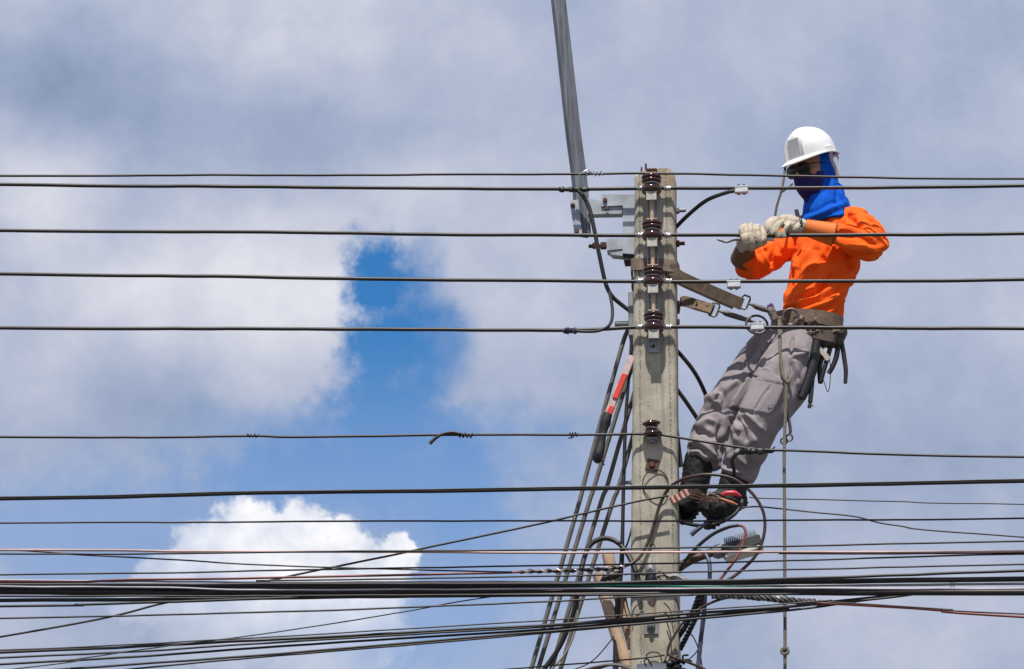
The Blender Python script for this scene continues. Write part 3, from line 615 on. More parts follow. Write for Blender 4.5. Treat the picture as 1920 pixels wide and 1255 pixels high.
for k_ in range(4): helix(q, pp([(1335, 1117), (1380, 1117), (1430, 1121), (1490, 1127), (1545, 1131)], .075), (5-k_*.5)*PXM, .0058, 5.5, 6, 10, phase=k_*1.57)
tw = setp(obj('twisted_cable', q, mat('mixed_twist', (.03, .026, .028), .4, col2=(.20, .19, .2), vs=40)), 'thick twisted cable lying along the underside of the bundle', 'cable')
# thin stray wires
strays = [[(1186, 985), (1178, 1015), (1170, 1035), (1168, 1060)], [(1060, 1262), (1110, 1240), (1150, 1195), (1158, 1180)], [(1277, 1178), (1298, 1192), (1312, 1225), (1318, 1262)], [(1318, 1205), (1304, 1225), (1290, 1238)],
          [(1268, 1120), (1275, 1145), (1295, 1158)], [(1241, 1240), (1236, 1226), (1222, 1223), (1212, 1230), (1220, 1245), (1232, 1258)], [(1250, 1165), (1258, 1200), (1246, 1240), (1237, 1256)], [(1180, 1105), (1170, 1130), (1176, 1158), (1182, 1180)],
          [(1205, 1128), (1190, 1140), (1184, 1160)], [(1245, 1130), (1257, 1145), (1262, 1168)]]
stl = ['behind the pole above the timber end', 'slanting up to the riser cable below the timbers', 'arching beside the twisted drop cables', 'short, tying the drop cable', 'leaving the bundle toward the twisted drop cables',
       'looped above the white box', 'running down the pole face to the white box', 'curving beside the timbers', 'casting a curl on the pole face under the bundle', 'short curl under the bundle at the pole edge']
for i, pts in enumerate(strays): cable('stray_wire', 'thin stray wire '+stl[i], pts, [-.12 if i in (0,) else .02]*len(pts) if i not in (1, 2, 3, 7) else [-.03]*len(pts), 2.4 if i != 0 else 4, wirem, 'wire', 6, 'stray wires round the pole')
# clamp on the pole with small leads
t = thing('cable_clamp', 'grey metal clamp with black leads on the pole above the bundle', 'clamp', P(1219, 1085, 0))
q = MB(); tube(q, [P(1219, 1080, .02), P(1219, 1070, .024), P(1219, 1062, .02), P(1219, 1055, .012)], [.022, .025, .021, .012], 10, rough=.06); obj('body', q, galvd, t, True, 50)
q = MB(); tube(q, [P(1220, 1094, .03), P(1220, 1086, .034), P(1219, 1079, .03)], [.020, .024, .018], 9, rough=.15); obj('black_base', q, tapem, t, True, 50)
for pts in [[(1226, 1080), (1236, 1072), (1246, 1078), (1252, 1088)], [(1226, 1084), (1240, 1080), (1256, 1083), (1268, 1092)], [(1210, 1079), (1190, 1076), (1172, 1078)], [(1228, 1090), (1236, 1083), (1240, 1090)]]: obj('lead', tube(MB(), smooth_path([P(x, y, .035) for x, y in pts], 6), .003, 6), black, t)
q = MB(); tube(q, smooth_path([P(1252, 1084, -.0), P(1268, 1082, .0), P(1284, 1090, .0), P(1292, 1098, .0)], 4), [.014, .018, .016, .008], 8, rough=.1); setp(obj('cable_joint', q, galvd), 'grey cable joint resting on the bundle at the pole corner', 'cable joint')
q = MB(); tube(q, smooth_path([P(1128, 1090, .03), P(1136, 1084, .05), P(1150, 1079, .05), P(1162, 1076, .035)], 4), [.008, .017, .020, .012], 10, rough=.15); setp(obj('taped_splice', q, tapem), 'black taped joint in front of the timber beside the spiral wrapped cable', 'splice')
# timbers
for a, b, vv, lab, r in [((1139, 1039), (1188, 1215), -.12, 'raw timber post propped behind the cables, end level with the pink cable', .026), ((1121, 1076), (1182, 1275), -.05, 'raw timber post leaning at the pole, lower of the two', .026)]:
    A_, B_ = P(*a, vv), P(*b, vv); q = MB()
    tube(q, [A_+(B_-A_)*k_/14+UV*mnoise.noise((k_*.6, r, vv*9))*.004 for k_ in range(15)], [r*(1+.09*mnoise.noise((k_*.9, vv*7, 1))) for k_ in range(15)], 12, rough=.03)
    setp(obj('timber_post', q, woodm, None, True, 50), lab, 'timber')
# lamp right of the pole
t = thing('street_lamp', 'finned grey lamp head on a brown arm behind the cables', 'lamp', P(1300, 1050, -.12))
LV = -.10
q = MB(); tube(q, smooth_path([P(1262, 1073, LV), P(1276, 1062, LV), P(1300, 1049, LV), P(1330, 1038, LV), P(1352, 1030, LV)], 5), [.020, .021, .018, .019, .018], 12); obj('bracket_arm', q, mat('brown_paint', (.10, .045, .032), .55, var=.4, vs=25, bump=.3), t)
ca, cb = P(1342, 1036, LV), P(1422, 1013, LV); dl = (cb-ca)/np.linalg.norm(cb-ca); dn = np.cross(NV, dl); dn = dn if dn[2] > 0 else -dn
q = MB(); tube(q, [ca-dl*.015, ca+dl*.002, ca+dl*.030, ca+dl*.036], [.020, .031, .031, .022], 14); obj('collar', q, galvd, t, True, 40)
q = MB(); box(q, (ca+cb)/2+dl*.018-dn*.010, dl, NV, dn, .086, .048, .024, .006); obj('housing', q, mat('dark_casting', (.05, .05, .052), .5, .3, var=.3), t, True, 30)
q = MB(); box(q, (ca+cb)/2+dl*.020-dn*.041, dl, NV, dn, .084, .045, .009, .003); obj('diffuser', q, mat('pale_diffuser', (.62, .60, .55), .5, var=.08), t, True, 30)
for k_ in range(17):
    q = MB(); box(q, ca+dl*(.050+.0085*k_)+dn*.024, dl, NV, dn, .0026, .046, .013); obj('fin', q, galv, t, False)
# bottom fittings
t = thing('junction_box', 'white box fixed low on the pole under looped wires', 'box', P(1222, 1275, .02))
q = MB(); box(q, P(1222, 1262, .03), UV, NV, ZV, .062, .03, .034, .004); obj('case', q, mat('white_plastic', (.62, .63, .65), .45, var=.06), t, True, 30)
q = MB(); tube(q, smooth_path([P(1212, 1250, .06), P(1208, 1240, .06), P(1214, 1236, .06), P(1220, 1244, .06), P(1222, 1250, .06)], 5), .003, 6); obj('wire_handle', q, wirem, t)
q = MB()
for k_ in range(16):
    x = 1254+rng.uniform(0, 30); y = 1233+rng.uniform(0, 25); a = rng.uniform(0, 6.28)
    tube(q, smooth_path([P(x, y, .0), P(x+9*math.cos(a), y+7*math.sin(a), .02), P(x+15*math.cos(a+.7), y+10*math.sin(a+.7), 0)], 4), rng.uniform(.004, .010), 7, rough=.1)
setp(obj('connector_cluster', q, tapem), 'tangle of black connectors at the pole edge by the white box', 'connectors', kind='stuff')
q = MB()
for k_ in range(4): tube(q, smooth_path([P(1098+6*k_, 1256, -.02), P(1120+8*k_, 1250-k_, 0), P(1150+5*k_, 1246+k_, .0), P(1180, 1250+2*k_, -.01)], 5), .006, 7)
setp(obj('cable_strands', q, greyw), 'grey strands lashed between the stay wires and the white box', 'cable')
# ring clip on the bundle
for x in (1783, 1788):
    q = MB(); tube(q, [P(x+1.5*math.sin(a*2), 1100+15*math.cos(a), .058+.04*math.sin(a)) for a in np.linspace(0, 2*math.pi, 24)], .0022, 6)
    setp(obj('wire_clip', q, galvd), 'thin wire clip round the bundle far beyond the lamp, ' + ('nearer the lamp' if x < 1785 else 'farther from the lamp'), 'clip', 'wire clips round the bundle')
# clamps on the power wires
def clamp(x, y, tilt, lab, down=True):
    c = P(x, y, WV); t = thing('wire_clamp', lab, 'clamp', c, 'aluminium clamps on the power wires')
    l = UV*math.cos(tilt)+ZV*math.sin(tilt); n_ = np.cross(NV, l); n_ = n_ if n_[2] > 0 else -n_
    q = MB(); box(q, c+(-n_*.006 if down else n_*0), l, NV, n_, .030, .014, .0155, .004); obj('body', q, alum, t, True, 30)
    q = MB(); box(q, c+NV*.006+n_*.007, l, NV, n_, .031, .010, .003, .001); obj('lip', q, alum, t, True, 30)
    for s_ in (-.012, .012):
        for e in (1, -1):
            q = MB(); hexbolt(q, c+l*s_+n_*e*(.0155 if e > 0 else .021), n_*e, .0062, .007); obj('bolt', q, galvd, t, True, 30)
clamp(1390, 354.5, .03, 'aluminium clamp joining a jumper to the thick wire level with the face cover')
clamp(1376, 532, .0, 'aluminium clamp hung on the wire below the bent elbow')
clamp(1420, 611.5, .0, 'aluminium clamp on the wire in front of the belt ring')
q = MB(); n_ = 24; tube(q, [P(1386+70*k_/n_, 846.5+.8*math.sin(k_), .055) for k_ in range(n_+1)], [PXM*(5.5+rng.uniform(-1, 1.6))*(1 if k_ < 17 else max(.15, 1-(k_-16)/9)) for k_ in range(n_+1)], 10, rough=.12)
tube(q, smooth_path([P(1446, 846, .06), P(1450, 841, .062), P(1453, 838, .062)], 3), .004, 6); setp(obj('taped_splice', q, tapem), 'black taped splice with a spiky end on the service wire before the trousers', 'splice')
cable('jumper_cable', 'black lead dropping from the taped splice to the boots', [(1395, 849), (1382, 851), (1373, 862), (1376, 880), (1378, 900)], [.05, .05, .04, .02, -.02], 7, black)
# ------------------------------------------------------------------ the line worker
def remeshed(mb, voxel, smooth_it=2):
    me = bpy.data.meshes.new('tmp'); me.from_pydata(mb.v, [], mb.f); me.update()
    o = bpy.data.objects.new('tmp', me); COL.objects.link(o)
    md = o.modifiers.new('r', 'REMESH'); md.mode = 'VOXEL'; md.voxel_size = voxel
    if smooth_it:
        sm = o.modifiers.new('s', 'SMOOTH'); sm.factor = .5; sm.iterations = smooth_it
    dg = bpy.context.evaluated_depsgraph_get(); ev = o.evaluated_get(dg); m2 = ev.to_mesh()
    V = np.empty(len(m2.vertices)*3); m2.vertices.foreach_get('co', V); V = V.reshape(-1, 3)
    Fc = [tuple(p.vertices) for p in m2.polygons]
    ev.to_mesh_clear(); bpy.data.objects.remove(o); bpy.data.meshes.remove(me)
    return V, Fc
def vnormals(V, Fc):
    N = np.zeros_like(V); q4 = np.array([f for f in Fc if len(f) == 4]); q3 = np.array([f for f in Fc if len(f) == 3])
    for q in (q4, q3):
        if len(q) == 0: continue
        n_ = np.cross(V[q[:, 2]]-V[q[:, 0]], V[q[:, -1]]-V[q[:, 1]])
        for k_ in range(q.shape[1]): np.add.at(N, q[:, k_], n_)
    return N/(np.linalg.norm(N, axis=1)[:, None]+1e-12)
def seg_dist(Q, pts):
    best = np.full(len(Q), 1e9); along = np.zeros(len(Q)); pts = np.array(pts, float)
    L_ = np.concatenate(([0], np.cumsum(np.linalg.norm(np.diff(pts, axis=0), axis=1))))
    for i in range(len(pts)-1):
        a, b = pts[i], pts[i+1]; d = b-a; t = np.clip(((Q-a) @ d)/(d @ d+1e-9), 0, 1)
        ds = np.linalg.norm(Q-(a+t[:, None]*d), axis=1); m_ = ds < best
        best[m_] = ds[m_]; along[m_] = ((L_[i]+t*(L_[i+1]-L_[i]))/L_[-1])[m_]
    return best, along
def folds(V, Fc, strokes, wr=0.0, wscale=18, stretch=(1, 1, 1)):
    """pull cloth folds into the surface: each stroke is a crease line (photo pixels), height in mm, width in px"""
    N = vnormals(V, Fc); Q = proj(V); view = V-CAM; view /= np.linalg.norm(view, axis=1)[:, None]
    face = np.clip(-(N*view).sum(1)*2.2, 0, 1); D = np.zeros(len(V))
    for pts, amp, wid in strokes:
        pts = [tuple(p[:2]) for p in smooth_path([(x, y, 0) for x, y in pts], 5)]
        d, al = seg_dist(Q, pts)
        D += amp*.001*np.exp(-(d/wid)**2)*np.clip(np.minimum(al, 1-al)*6+.25, 0, 1)*face
    if wr:
        for i in range(len(V)):
            p = V[i]*wscale
            n_ = mnoise.noise(Vector((p[0]*stretch[0], p[1]*stretch[1], p[2]*stretch[2])))
            n2 = mnoise.noise(Vector((p[0]*2.3+9, p[1]*2.3, p[2]*1.7)))
            D[i] += wr*((.5-abs(n_))*1.6-.4+.35*n2)
    return V+N*D[:, None]
def drape(V, Fc, d, freq, amp, elong=5.0, seed=0.0, w=None):   # long folds running along direction d: round crests, sharp valleys
    N = vnormals(V, Fc); d = unit(d); q = V*freq; q = q-np.outer(q @ d, d)*(1-1/elong)
    D = np.array([abs(mnoise.noise(Vector(p)+Vector((seed, seed*1.7, 0))))*2.2-.55+.35*mnoise.noise(Vector(p)*2.1) for p in q])*amp
    return V+N*(D if w is None else D*w)[:, None]
def ramp01(x, lo, hi): return np.clip((x-lo)/(hi-lo), 0, 1)
def vobj(name, V, Fc, m_, parent, angle=180):
    q = MB(); q.v = [tuple(p) for p in V]; q.f = Fc; return obj(name, q, m_, parent, True, angle)
def loft(mb, secs, L_, Fw_, n=20, cap=True):                  # sections: centre, half width along L_, half depth along Fw_, optional own axes
    V = []
    for s_ in secs:
        c, a, b = s_[:3]; l, f = (s_[3], s_[4]) if len(s_) > 3 else (L_, Fw_)
        for k_ in range(n):
            t = 2*math.pi*k_/n; V.append(np.array(c)+l*math.cos(t)*a+f*math.sin(t)*b)
    Fc = [(i*n+k_, i*n+(k_+1) % n, (i+1)*n+(k_+1) % n, (i+1)*n+k_) for i in range(len(secs)-1) for k_ in range(n)]
    if cap: Fc += [tuple(range(n))[::-1], tuple((len(secs)-1)*n+k_ for k_ in range(n))]
    return mb.add(V, Fc)
def unit(v): v = np.array(v, float); return v/np.linalg.norm(v)
BL = unit((.80, -.60, 0)); BF = unit((-.60, -.80, 0))         # his left, his front
J = dict(pelvis=P(1487, 632, -.23), neck=P(1560, 398, -.27), head=P(1524, 318, -.21),
         sl=P(1603, 421, -.18), el=P(1633, 462, -.075), wl=P(1532, 432, -.035), hl=P(1478, 426, -.005),
         sr=P(1502, 436, -.36), er=P(1408, 500, -.21), wr=P(1394, 467, -.085), hr=P(1404, 440, -.02),
         hipl=P(1492, 655, -.16), kl=P(1425, 785, -.07), al=P(1378, 902, -.13),
         hipr=P(1450, 648, -.31), kr=P(1348, 780, -.23), ar=P(1316, 872, -.17))
base_foot = P(1335, 972, -.13)
worker = thing('person', 'line worker in orange shirt, blue hood and white helmet leaning from the pole', 'person', base_foot)
def limb(mb, pts, rad, n=16, sub=5): return tube(mb, smooth_path(pts, sub), rad, n)
TORSO = [(1515, 612, -.225, .150, .112), (1522, 588, -.23, .150, .112), (1532, 555, -.24, .150, .114), (1544, 515, -.25, .158, .120), (1554, 472, -.262, .172, .124), (1561, 436, -.268, .178, .116), (1563, 414, -.272, .155, .096), (1561, 399, -.272, .105, .078), (1557, 386, -.27, .062, .062)]
def torso(mb, k_=1.0, secs=TORSO): return loft(mb, [(P(x, y, v), a*k_, b*k_) for x, y, v, a, b in secs], BL, BF, 28)
# body: one continuous skin mesh underneath the clothes
skin = mat('skin', (.34, .17, .105), .5, var=.12, vs=30, bump=.15, bs=150)
HL, HF = unit((.72, -.69, 0)), None
hyaw = unit((-.72, -.69, 0)); HL = unit(np.cross(hyaw, ZV))*-1
HL = unit(np.cross(ZV, hyaw))                                  # his left side of the head
HF = unit(hyaw*math.cos(.32)-ZV*math.sin(.32)); HU = unit(np.cross(HF, HL)); HU = HU if HU[2] > 0 else -HU
HC = J['head']
def H(f, l, u): return HC+HF*f+HL*l+HU*u                      # head space: front, left, up (metres)
b_ = MB(); torso(b_, .72)
loft(b_, [(P(1515, 600, -.225), .11, .085), (J['pelvis'], .115, .09), (P(1472, 665, -.24), .10, .085)], BL, BF)
limb(b_, [J['sl'], J['el'], J['wl'], J['hl']], [.042, .036, .026, .024]); limb(b_, [J['sr'], J['er'], J['wr'], J['hr']], [.042, .036, .026, .024])
limb(b_, [J['hipl'], J['kl'], J['al']], [.07, .05, .038]); limb(b_, [J['hipr'], J['kr'], J['ar']], [.07, .05, .038])
limb(b_, [J['neck']-ZV*.03, H(-.02, 0, -.09)], [.058, .055])
hs_ = []
for u, fo, a, b2 in [(-.122, .035, .025, .03), (-.112, .028, .045, .055), (-.085, .014, .060, .080), (-.045, .004, .069, .092), (0, .0, .074, .097), (.045, -.004, .075, .098), (.085, -.008, .064, .084), (.108, -.010, .040, .052), (.117, -.01, .015, .02)]: hs_.append((H(fo, 0, u), a, b2))
loft(b_, hs_, HL, HF, 24)
tube(b_, [H(.094, 0, .018), H(.106, 0, -.008), H(.116, 0, -.026), H(.100, 0, -.036)], [.008, .011, .014, .009], 10)    # nose
tube(b_, [H(.090, .045, .030), H(.099, .018, .034), H(.099, -.018, .034), H(.090, -.045, .030)], .0085, 8)             # brow
for s_ in (-1, 1):
    tube(b_, [H(-.020, s_*.068, .025), H(-.026, s_*.072, .005), H(-.020, s_*.068, -.03)], [.008, .010, .007], 8)        # ears
    lathe(b_, H(.070, s_*.040, -.022), unit(HF+HL*s_*.5), [(.001, -.01), (.028, 0), (.024, .012), (.008, .018)], 12)    # cheeks
V, Fc = remeshed(b_, .007, 2); body = vobj('body', V, Fc, skin, worker)
for s_ in (-1, 1):
    q = MB(); lathe(q, H(.082, s_*.031, .006), HF, [(.002, -.012), (.010, -.008), (.0125, 0), (.010, .007), (.002, .011)], 14); obj('eye', q, mat('eye_white', (.6, .58, .55), .2, var=.02), worker)
# shirt
shirt_m = mat('orange_work_shirt', (.95, .125, .014), .85, var=.07, vs=7, bump=.25, bs=420, bd=.0008, spec=.15)
s_ = MB(); torso(s_, 1.0)
limb(s_, [P(1585, 418, -.22), P(1606, 424, -.175), P(1630, 446, -.11), P(1630, 461, -.08), P(1607, 457, -.065), P(1585, 445, -.055), P(1560, 438, -.042)], [.062, .074, .072, .068, .064, .056, .043], 20)
limb(s_, [P(1520, 432, -.33), P(1490, 448, -.34), P(1445, 478, -.27), P(1411, 500, -.215), P(1399, 492, -.16), P(1396, 478, -.11)], [.075, .075, .068, .060, .056, .050], 20)
V, Fc = remeshed(s_, .0044, 3)
def zf(x, y): return (1330+x/4.647, 370+y/4.647)
Z = lambda pts: [zf(*p) for p in pts]
SF = [(Z([(600, 960), (720, 900), (860, 830), (940, 760), (1010, 660), (1050, 560)]), 13, 7), (Z([(640, 900), (700, 800), (800, 690), (900, 590), (980, 560)]), 11, 7),
      (Z([(660, 850), (760, 740), (870, 640), (960, 560), (1060, 440)]), -11, 6), (Z([(620, 985), (780, 930), (930, 880), (1060, 810), (1180, 700), (1260, 600)]), 14, 8),
      (Z([(610, 950), (760, 890), (900, 850), (1000, 770), (1100, 660)]), -12, 6), (Z([(760, 1010), (900, 970), (1050, 900), (1180, 800), (1290, 660)]), 12, 8),
      (Z([(700, 985), (900, 920), (1060, 850), (1190, 740)]), -11, 6), (Z([(880, 1030), (1010, 1010), (1130, 940), (1230, 820), (1330, 640)]), 12, 8), (Z([(830, 1010), (1000, 970), (1130, 890), (1240, 760)]), -11, 6),
      (Z([(990, 1070), (1100, 1030), (1190, 930), (1290, 740)]), -8, 8), (Z([(860, 870), (890, 830), (940, 815)]), 9, 8), (Z([(1040, 560), (1070, 470), (1090, 420)]), 10, 5), (Z([(1030, 590), (1000, 540), (985, 520)]), -8, 5),
      (Z([(1240, 640), (1210, 560), (1230, 480)]), -12, 8), (Z([(1270, 700), (1330, 600), (1370, 540)]), -10, 8), (Z([(690, 560), (700, 640), (700, 720)]), -12, 8), (Z([(730, 420), (720, 520), (730, 640)]), 8, 9),
      (Z([(780, 640), (830, 520), (850, 440)]), 7, 9), (Z([(900, 640), (930, 520), (930, 430)]), -6, 9),
      # raised sleeve
      (Z([(1100, 290), (1220, 275), (1330, 290), (1440, 350)]), 9, 7), (Z([(1090, 330), (1200, 330), (1320, 350), (1430, 410)]), -9, 6), (Z([(1100, 390), (1180, 420), (1280, 440), (1400, 440)]), 8, 7), (Z([(1120, 450), (1200, 490), (1300, 500), (1420, 490)]), -8, 6),
      (Z([(1200, 90), (1270, 150), (1330, 230), (1420, 300)]), 9, 8), (Z([(1180, 150), (1240, 200), (1290, 250)]), -9, 7), (Z([(1250, 80), (1350, 150), (1430, 250)]), -7, 8), (Z([(1190, 230), (1260, 240), (1340, 250)]), 8, 6), (Z([(1440, 330), (1470, 400), (1480, 480)]), -6, 8),
      # other sleeve
      (Z([(440, 440), (470, 500), (500, 560), (510, 640)]), 9, 6), (Z([(480, 440), (520, 510), (540, 580)]), -9, 5), (Z([(530, 400), (560, 470), (590, 540)]), 9, 6), (Z([(580, 390), (610, 450), (650, 500)]), -9, 5), (Z([(300, 690), (400, 680), (480, 650), (560, 610)]), 8, 7), (Z([(430, 580), (440, 650), (420, 700)]), -7, 6), (Z([(260, 560), (300, 640), (380, 690)]), -5, 8),
      (Z([(1075, 420), (1055, 500), (1035, 570), (980, 572)]), -4, 1.6), (Z([(1190, 60), (1200, 150), (1160, 250)]), -3, 1.6), (Z([(1400, 540), (1330, 660), (1230, 860), (1110, 1080)]), -4, 1.6)]
Q = proj(V); dv = V @ NV
arm_n = ramp01(dv, -.16, -.11)*ramp01(Q[:, 1], 500, 480); arm_f = ramp01(Q[:, 0], 1485, 1465)*ramp01(Q[:, 1], 530, 520); tor = np.clip(1-arm_n-arm_f, 0, 1)
V = drape(V, Fc, UV*.72+ZV*.66-NV*.1, 13, .015, 5, 2.0, tor); V = drape(V, Fc, UV*.9-ZV*.35, 17, .011, 3.5, 5.0, arm_n); V = drape(V, Fc, UV*.35+ZV*.9, 17, .011, 3.5, 8.0, arm_f)
V = folds(V, Fc, [(p_, a_*1.5, w_*.8) for p_, a_, w_ in SF], .0, 9, (1, 1, 1.3)); shirt = vobj('shirt', V, Fc, shirt_m, worker)
# trousers
trous_m = mat('grey_cargo_cloth', (.255, .225, .238), .85, var=.10, vs=14, bump=.3, bs=500, bd=.0008, spec=.2)
q = MB()
loft(q, [(P(1516, 603, -.225), .142, .108), (P(1504, 622, -.23), .150, .115), (P(1490, 645, -.235), .158, .122), (P(1476, 668, -.235), .140, .115)], BL, BF, 26)
limb(q, [P(1500, 640, -.17), P(1488, 672, -.15), P(1470, 712, -.12), P(1446, 754, -.09), P(1422, 792, -.07), P(1405, 832, -.085), P(1391, 868, -.11), P(1382, 897, -.125)], [.112, .122, .124, .112, .097, .094, .082, .070], 20)
limb(q, [P(1462, 640, -.29), P(1436, 668, -.30), P(1405, 706, -.27), P(1374, 745, -.24), P(1347, 784, -.22), P(1329, 825, -.20), P(1320, 855, -.18), P(1318, 872, -.17)], [.10, .104, .098, .092, .087, .085, .078, .070], 20)
V, Fc = remeshed(q, .0052, 3)
z3 = lambda pts: [(1240+x/4.8, 540+y/4.8) for x, y in pts]
z4 = lambda pts: [(1230+x/4.647, 740+y/4.647) for x, y in pts]
N = vnormals(V, Fc); Q = proj(V); view = V-CAM; view /= np.linalg.norm(view, axis=1)[:, None]
def poly_in(Q, poly, soft):
    poly = np.array(poly); ins = np.zeros(len(Q), bool); j = len(poly)-1
    for i in range(len(poly)):
        a, b = poly[i], poly[j]; c_ = ((a[1] > Q[:, 1]) != (b[1] > Q[:, 1])) & (Q[:, 0] < (b[0]-a[0])*(Q[:, 1]-a[1])/(b[1]-a[1]+1e-9)+a[0]); ins ^= c_; j = i
    d, _ = seg_dist(Q, list(map(tuple, poly))+[tuple(poly[0])]); return np.where(ins, np.clip(d/soft, 0, 1), 0)
face = (-(N*view).sum(1) > .15)
near = (V @ NV) > -.19                                         # only the nearer leg carries the pocket
pocket = z3([(775, 790), (1090, 870), (1100, 900), (1040, 1060), (985, 1150), (830, 1120), (620, 1075), (640, 1000)])
flap = z3([(850, 700), (1000, 750), (1110, 850), (1095, 880), (960, 850), (765, 775)])
D = (.009*poly_in(Q, pocket, 2.2)+.013*poly_in(Q, flap, 2.0))*face*near
V = V+N*D[:, None]
TF = [(z3([(985, 880), (900, 990), (830, 1110)]), -6, 2.6), (z3([(700, 830), (560, 930), (470, 1010)]), 8, 7), (z3([(620, 700), (560, 790), (500, 850)]), 7, 7), (z3([(870, 480), (780, 620), (680, 760)]), -12, 9), (z3([(1180, 430), (1170, 560), (1170, 620)]), -8, 4), (z3([(1170, 620), (1260, 600), (1320, 570)]), 9, 5),
      (z3([(1190, 640), (1220, 760), (1230, 900)]), 9, 6), (z3([(1170, 650), (1180, 800), (1150, 960)]), -10, 6), (z3([(1000, 640), (950, 680), (900, 700)]), 5, 7), (z3([(980, 480), (940, 560), (870, 650)]), 9, 8), (z3([(380, 1010), (430, 980), (520, 960)]), 9, 8), (z3([(520, 900), (560, 1000), (560, 1130)]), -11, 9), (z3([(360, 1110), (460, 1090), (530, 1100)]), -7, 7),
      (z4([(400, 60), (480, 40), (540, 100)]), 8, 8), (z4([(330, 290), (400, 260), (460, 230), (520, 260)]), 12, 7), (z4([(330, 330), (420, 330), (520, 390)]), -12, 7), (z4([(290, 440), (360, 420), (440, 470), (520, 560)]), 12, 7), (z4([(290, 510), (380, 500), (450, 580), (500, 640)]), 10, 7), (z4([(300, 470), (380, 470), (440, 530)]), -11, 5), (z4([(440, 300), (500, 380), (550, 480)]), 9, 7), (z4([(560, 250), (550, 380), (570, 520)]), -14, 7),
      (z4([(640, 160), (700, 260), (740, 330)]), 10, 7), (z4([(640, 250), (690, 330), (700, 420)]), 9, 7), (z4([(770, 150), (850, 230), (930, 320)]), 10, 6), (z4([(740, 190), (820, 280), (880, 380)]), -10, 6), (z4([(800, 250), (850, 330), (860, 430)]), 9, 6), (z4([(690, 200), (760, 300), (790, 420)]), -10, 6), (z4([(600, 420), (640, 500), (640, 580)]), 9, 7), (z4([(480, 650), (560, 620), (640, 660), (760, 680)]), 9, 7), (z4([(560, 600), (640, 630), (740, 640)]), -9, 6), (z4([(620, 120), (720, 140), (860, 180)]), -7, 3.5), (z4([(800, 480), (810, 580), (780, 680)]), -9, 7), (z4([(700, 480), (730, 560), (800, 620)]), 10, 6)]
Q = proj(V); lowr = ramp01(Q[:, 1], 760, 800); pk = 1-.75*np.maximum(poly_in(Q, pocket, 3), poly_in(Q, flap, 3))
V = drape(V, Fc, UV*.5+ZV*.85, 13, .009, 4, 3.0, (1-lowr)*pk); V = drape(V, Fc, UV*.75+ZV*.3, 15, .0065, 4, 6.0, lowr)
V = folds(V, Fc, [(p_, a_*1.7, w_*.75) for p_, a_, w_ in TF], .0, 10, (1, 1, 1.2)); trousers = vobj('trousers', V, Fc, trous_m, worker)
q = MB(); c = P(1448, 763, -.02); n0 = unit(CAM-c)
# seat the ring on the pocket surface
dd = np.linalg.norm(proj(V)-np.array((1447, 763)), axis=1); ok = np.where(dd < 4)[0]; c = V[ok[np.argmin(((V[ok]-CAM)**2).sum(1))]]
tube(q, [c+n0*.004+C_R*math.cos(a)*.012+C_U*math.sin(a)*.014 for a in np.linspace(0, 6.283, 20)], .0018, 6); obj('pocket_ring', q, galvd, worker)
# boots
boot_m = mat('black_boot', (.007, .007, .008), .7, var=.5, vs=60, bump=.6, bs=160, bd=.002)
for heel, ankle, ball, toe, lab in [((1388, 922, -.15), (1378, 898, -.13), (1341, 951, -.10), (1325, 966, -.09), 'l'), ((1308, 912, -.20), (1309, 876, -.175), (1286, 940, -.16), (1277, 958, -.15), 'r')]:
    q = MB(); up_ = unit(P(*ankle)-P(*ball))
    a_, hh, bb, tt = P(*ankle), P(*heel), P(*ball), P(*toe)
    limb(q, [a_+unit(a_-(hh+bb)/2)*.05, a_, (hh*.6+bb*.4)], [.066, .066, .060], 16)
    limb(q, [hh, (hh+bb)/2, bb, tt], [.050, .058, .060, .042], 16)
    V, Fc = remeshed(q, .006, 2); V = folds(V, Fc, [], .004, 30, (1, 1, 2))
    bt = vobj('boot', V, Fc, boot_m, worker)
    q = MB(); dn_ = unit(np.cross(unit(tt-hh), BL)); dn_ = dn_ if dn_[2] < 0 else -dn_
    w_ = unit(np.cross(unit(tt-hh), dn_)); pts = smooth_path([hh, (hh+bb)/2, bb, tt+unit(tt-hh)*.03], 4); n_ = 12; VV = []
    ww = np.interp(np.linspace(0, 1, len(pts)), [0, .12, .35, .7, .9, 1], [.024, .036, .034, .047, .04, .018])
    for lay in (.036, .056):
        for i, p in enumerate(pts): VV += [p+dn_*lay-w_*ww[i], p+dn_*lay+w_*ww[i]]
    m_ = len(pts); F2 = []
    for i in range(m_-1):
        F2 += [(2*i, 2*i+1, 2*i+3, 2*i+2), (2*m_+2*i+2, 2*m_+2*i+3, 2*m_+2*i+1, 2*m_+2*i), (2*i+2, 2*m_+2*i+2, 2*m_+2*i, 2*i), (2*i+1, 2*m_+2*i+1, 2*m_+2*i+3, 2*i+3)]
    F2 += [(1, 0, 2*m_, 2*m_+1), (2*m_-2, 2*m_-1, 4*m_-1, 4*m_-2)]
    q.add(VV, F2)
    for i in range(1, m_-1):                                  # lugs
        box(q, pts[i]+dn_*.058, unit(tt-hh), w_, dn_, .0045, ww[i]*.95, .006)
    so = obj('sole', q, boot_m, bt, False)
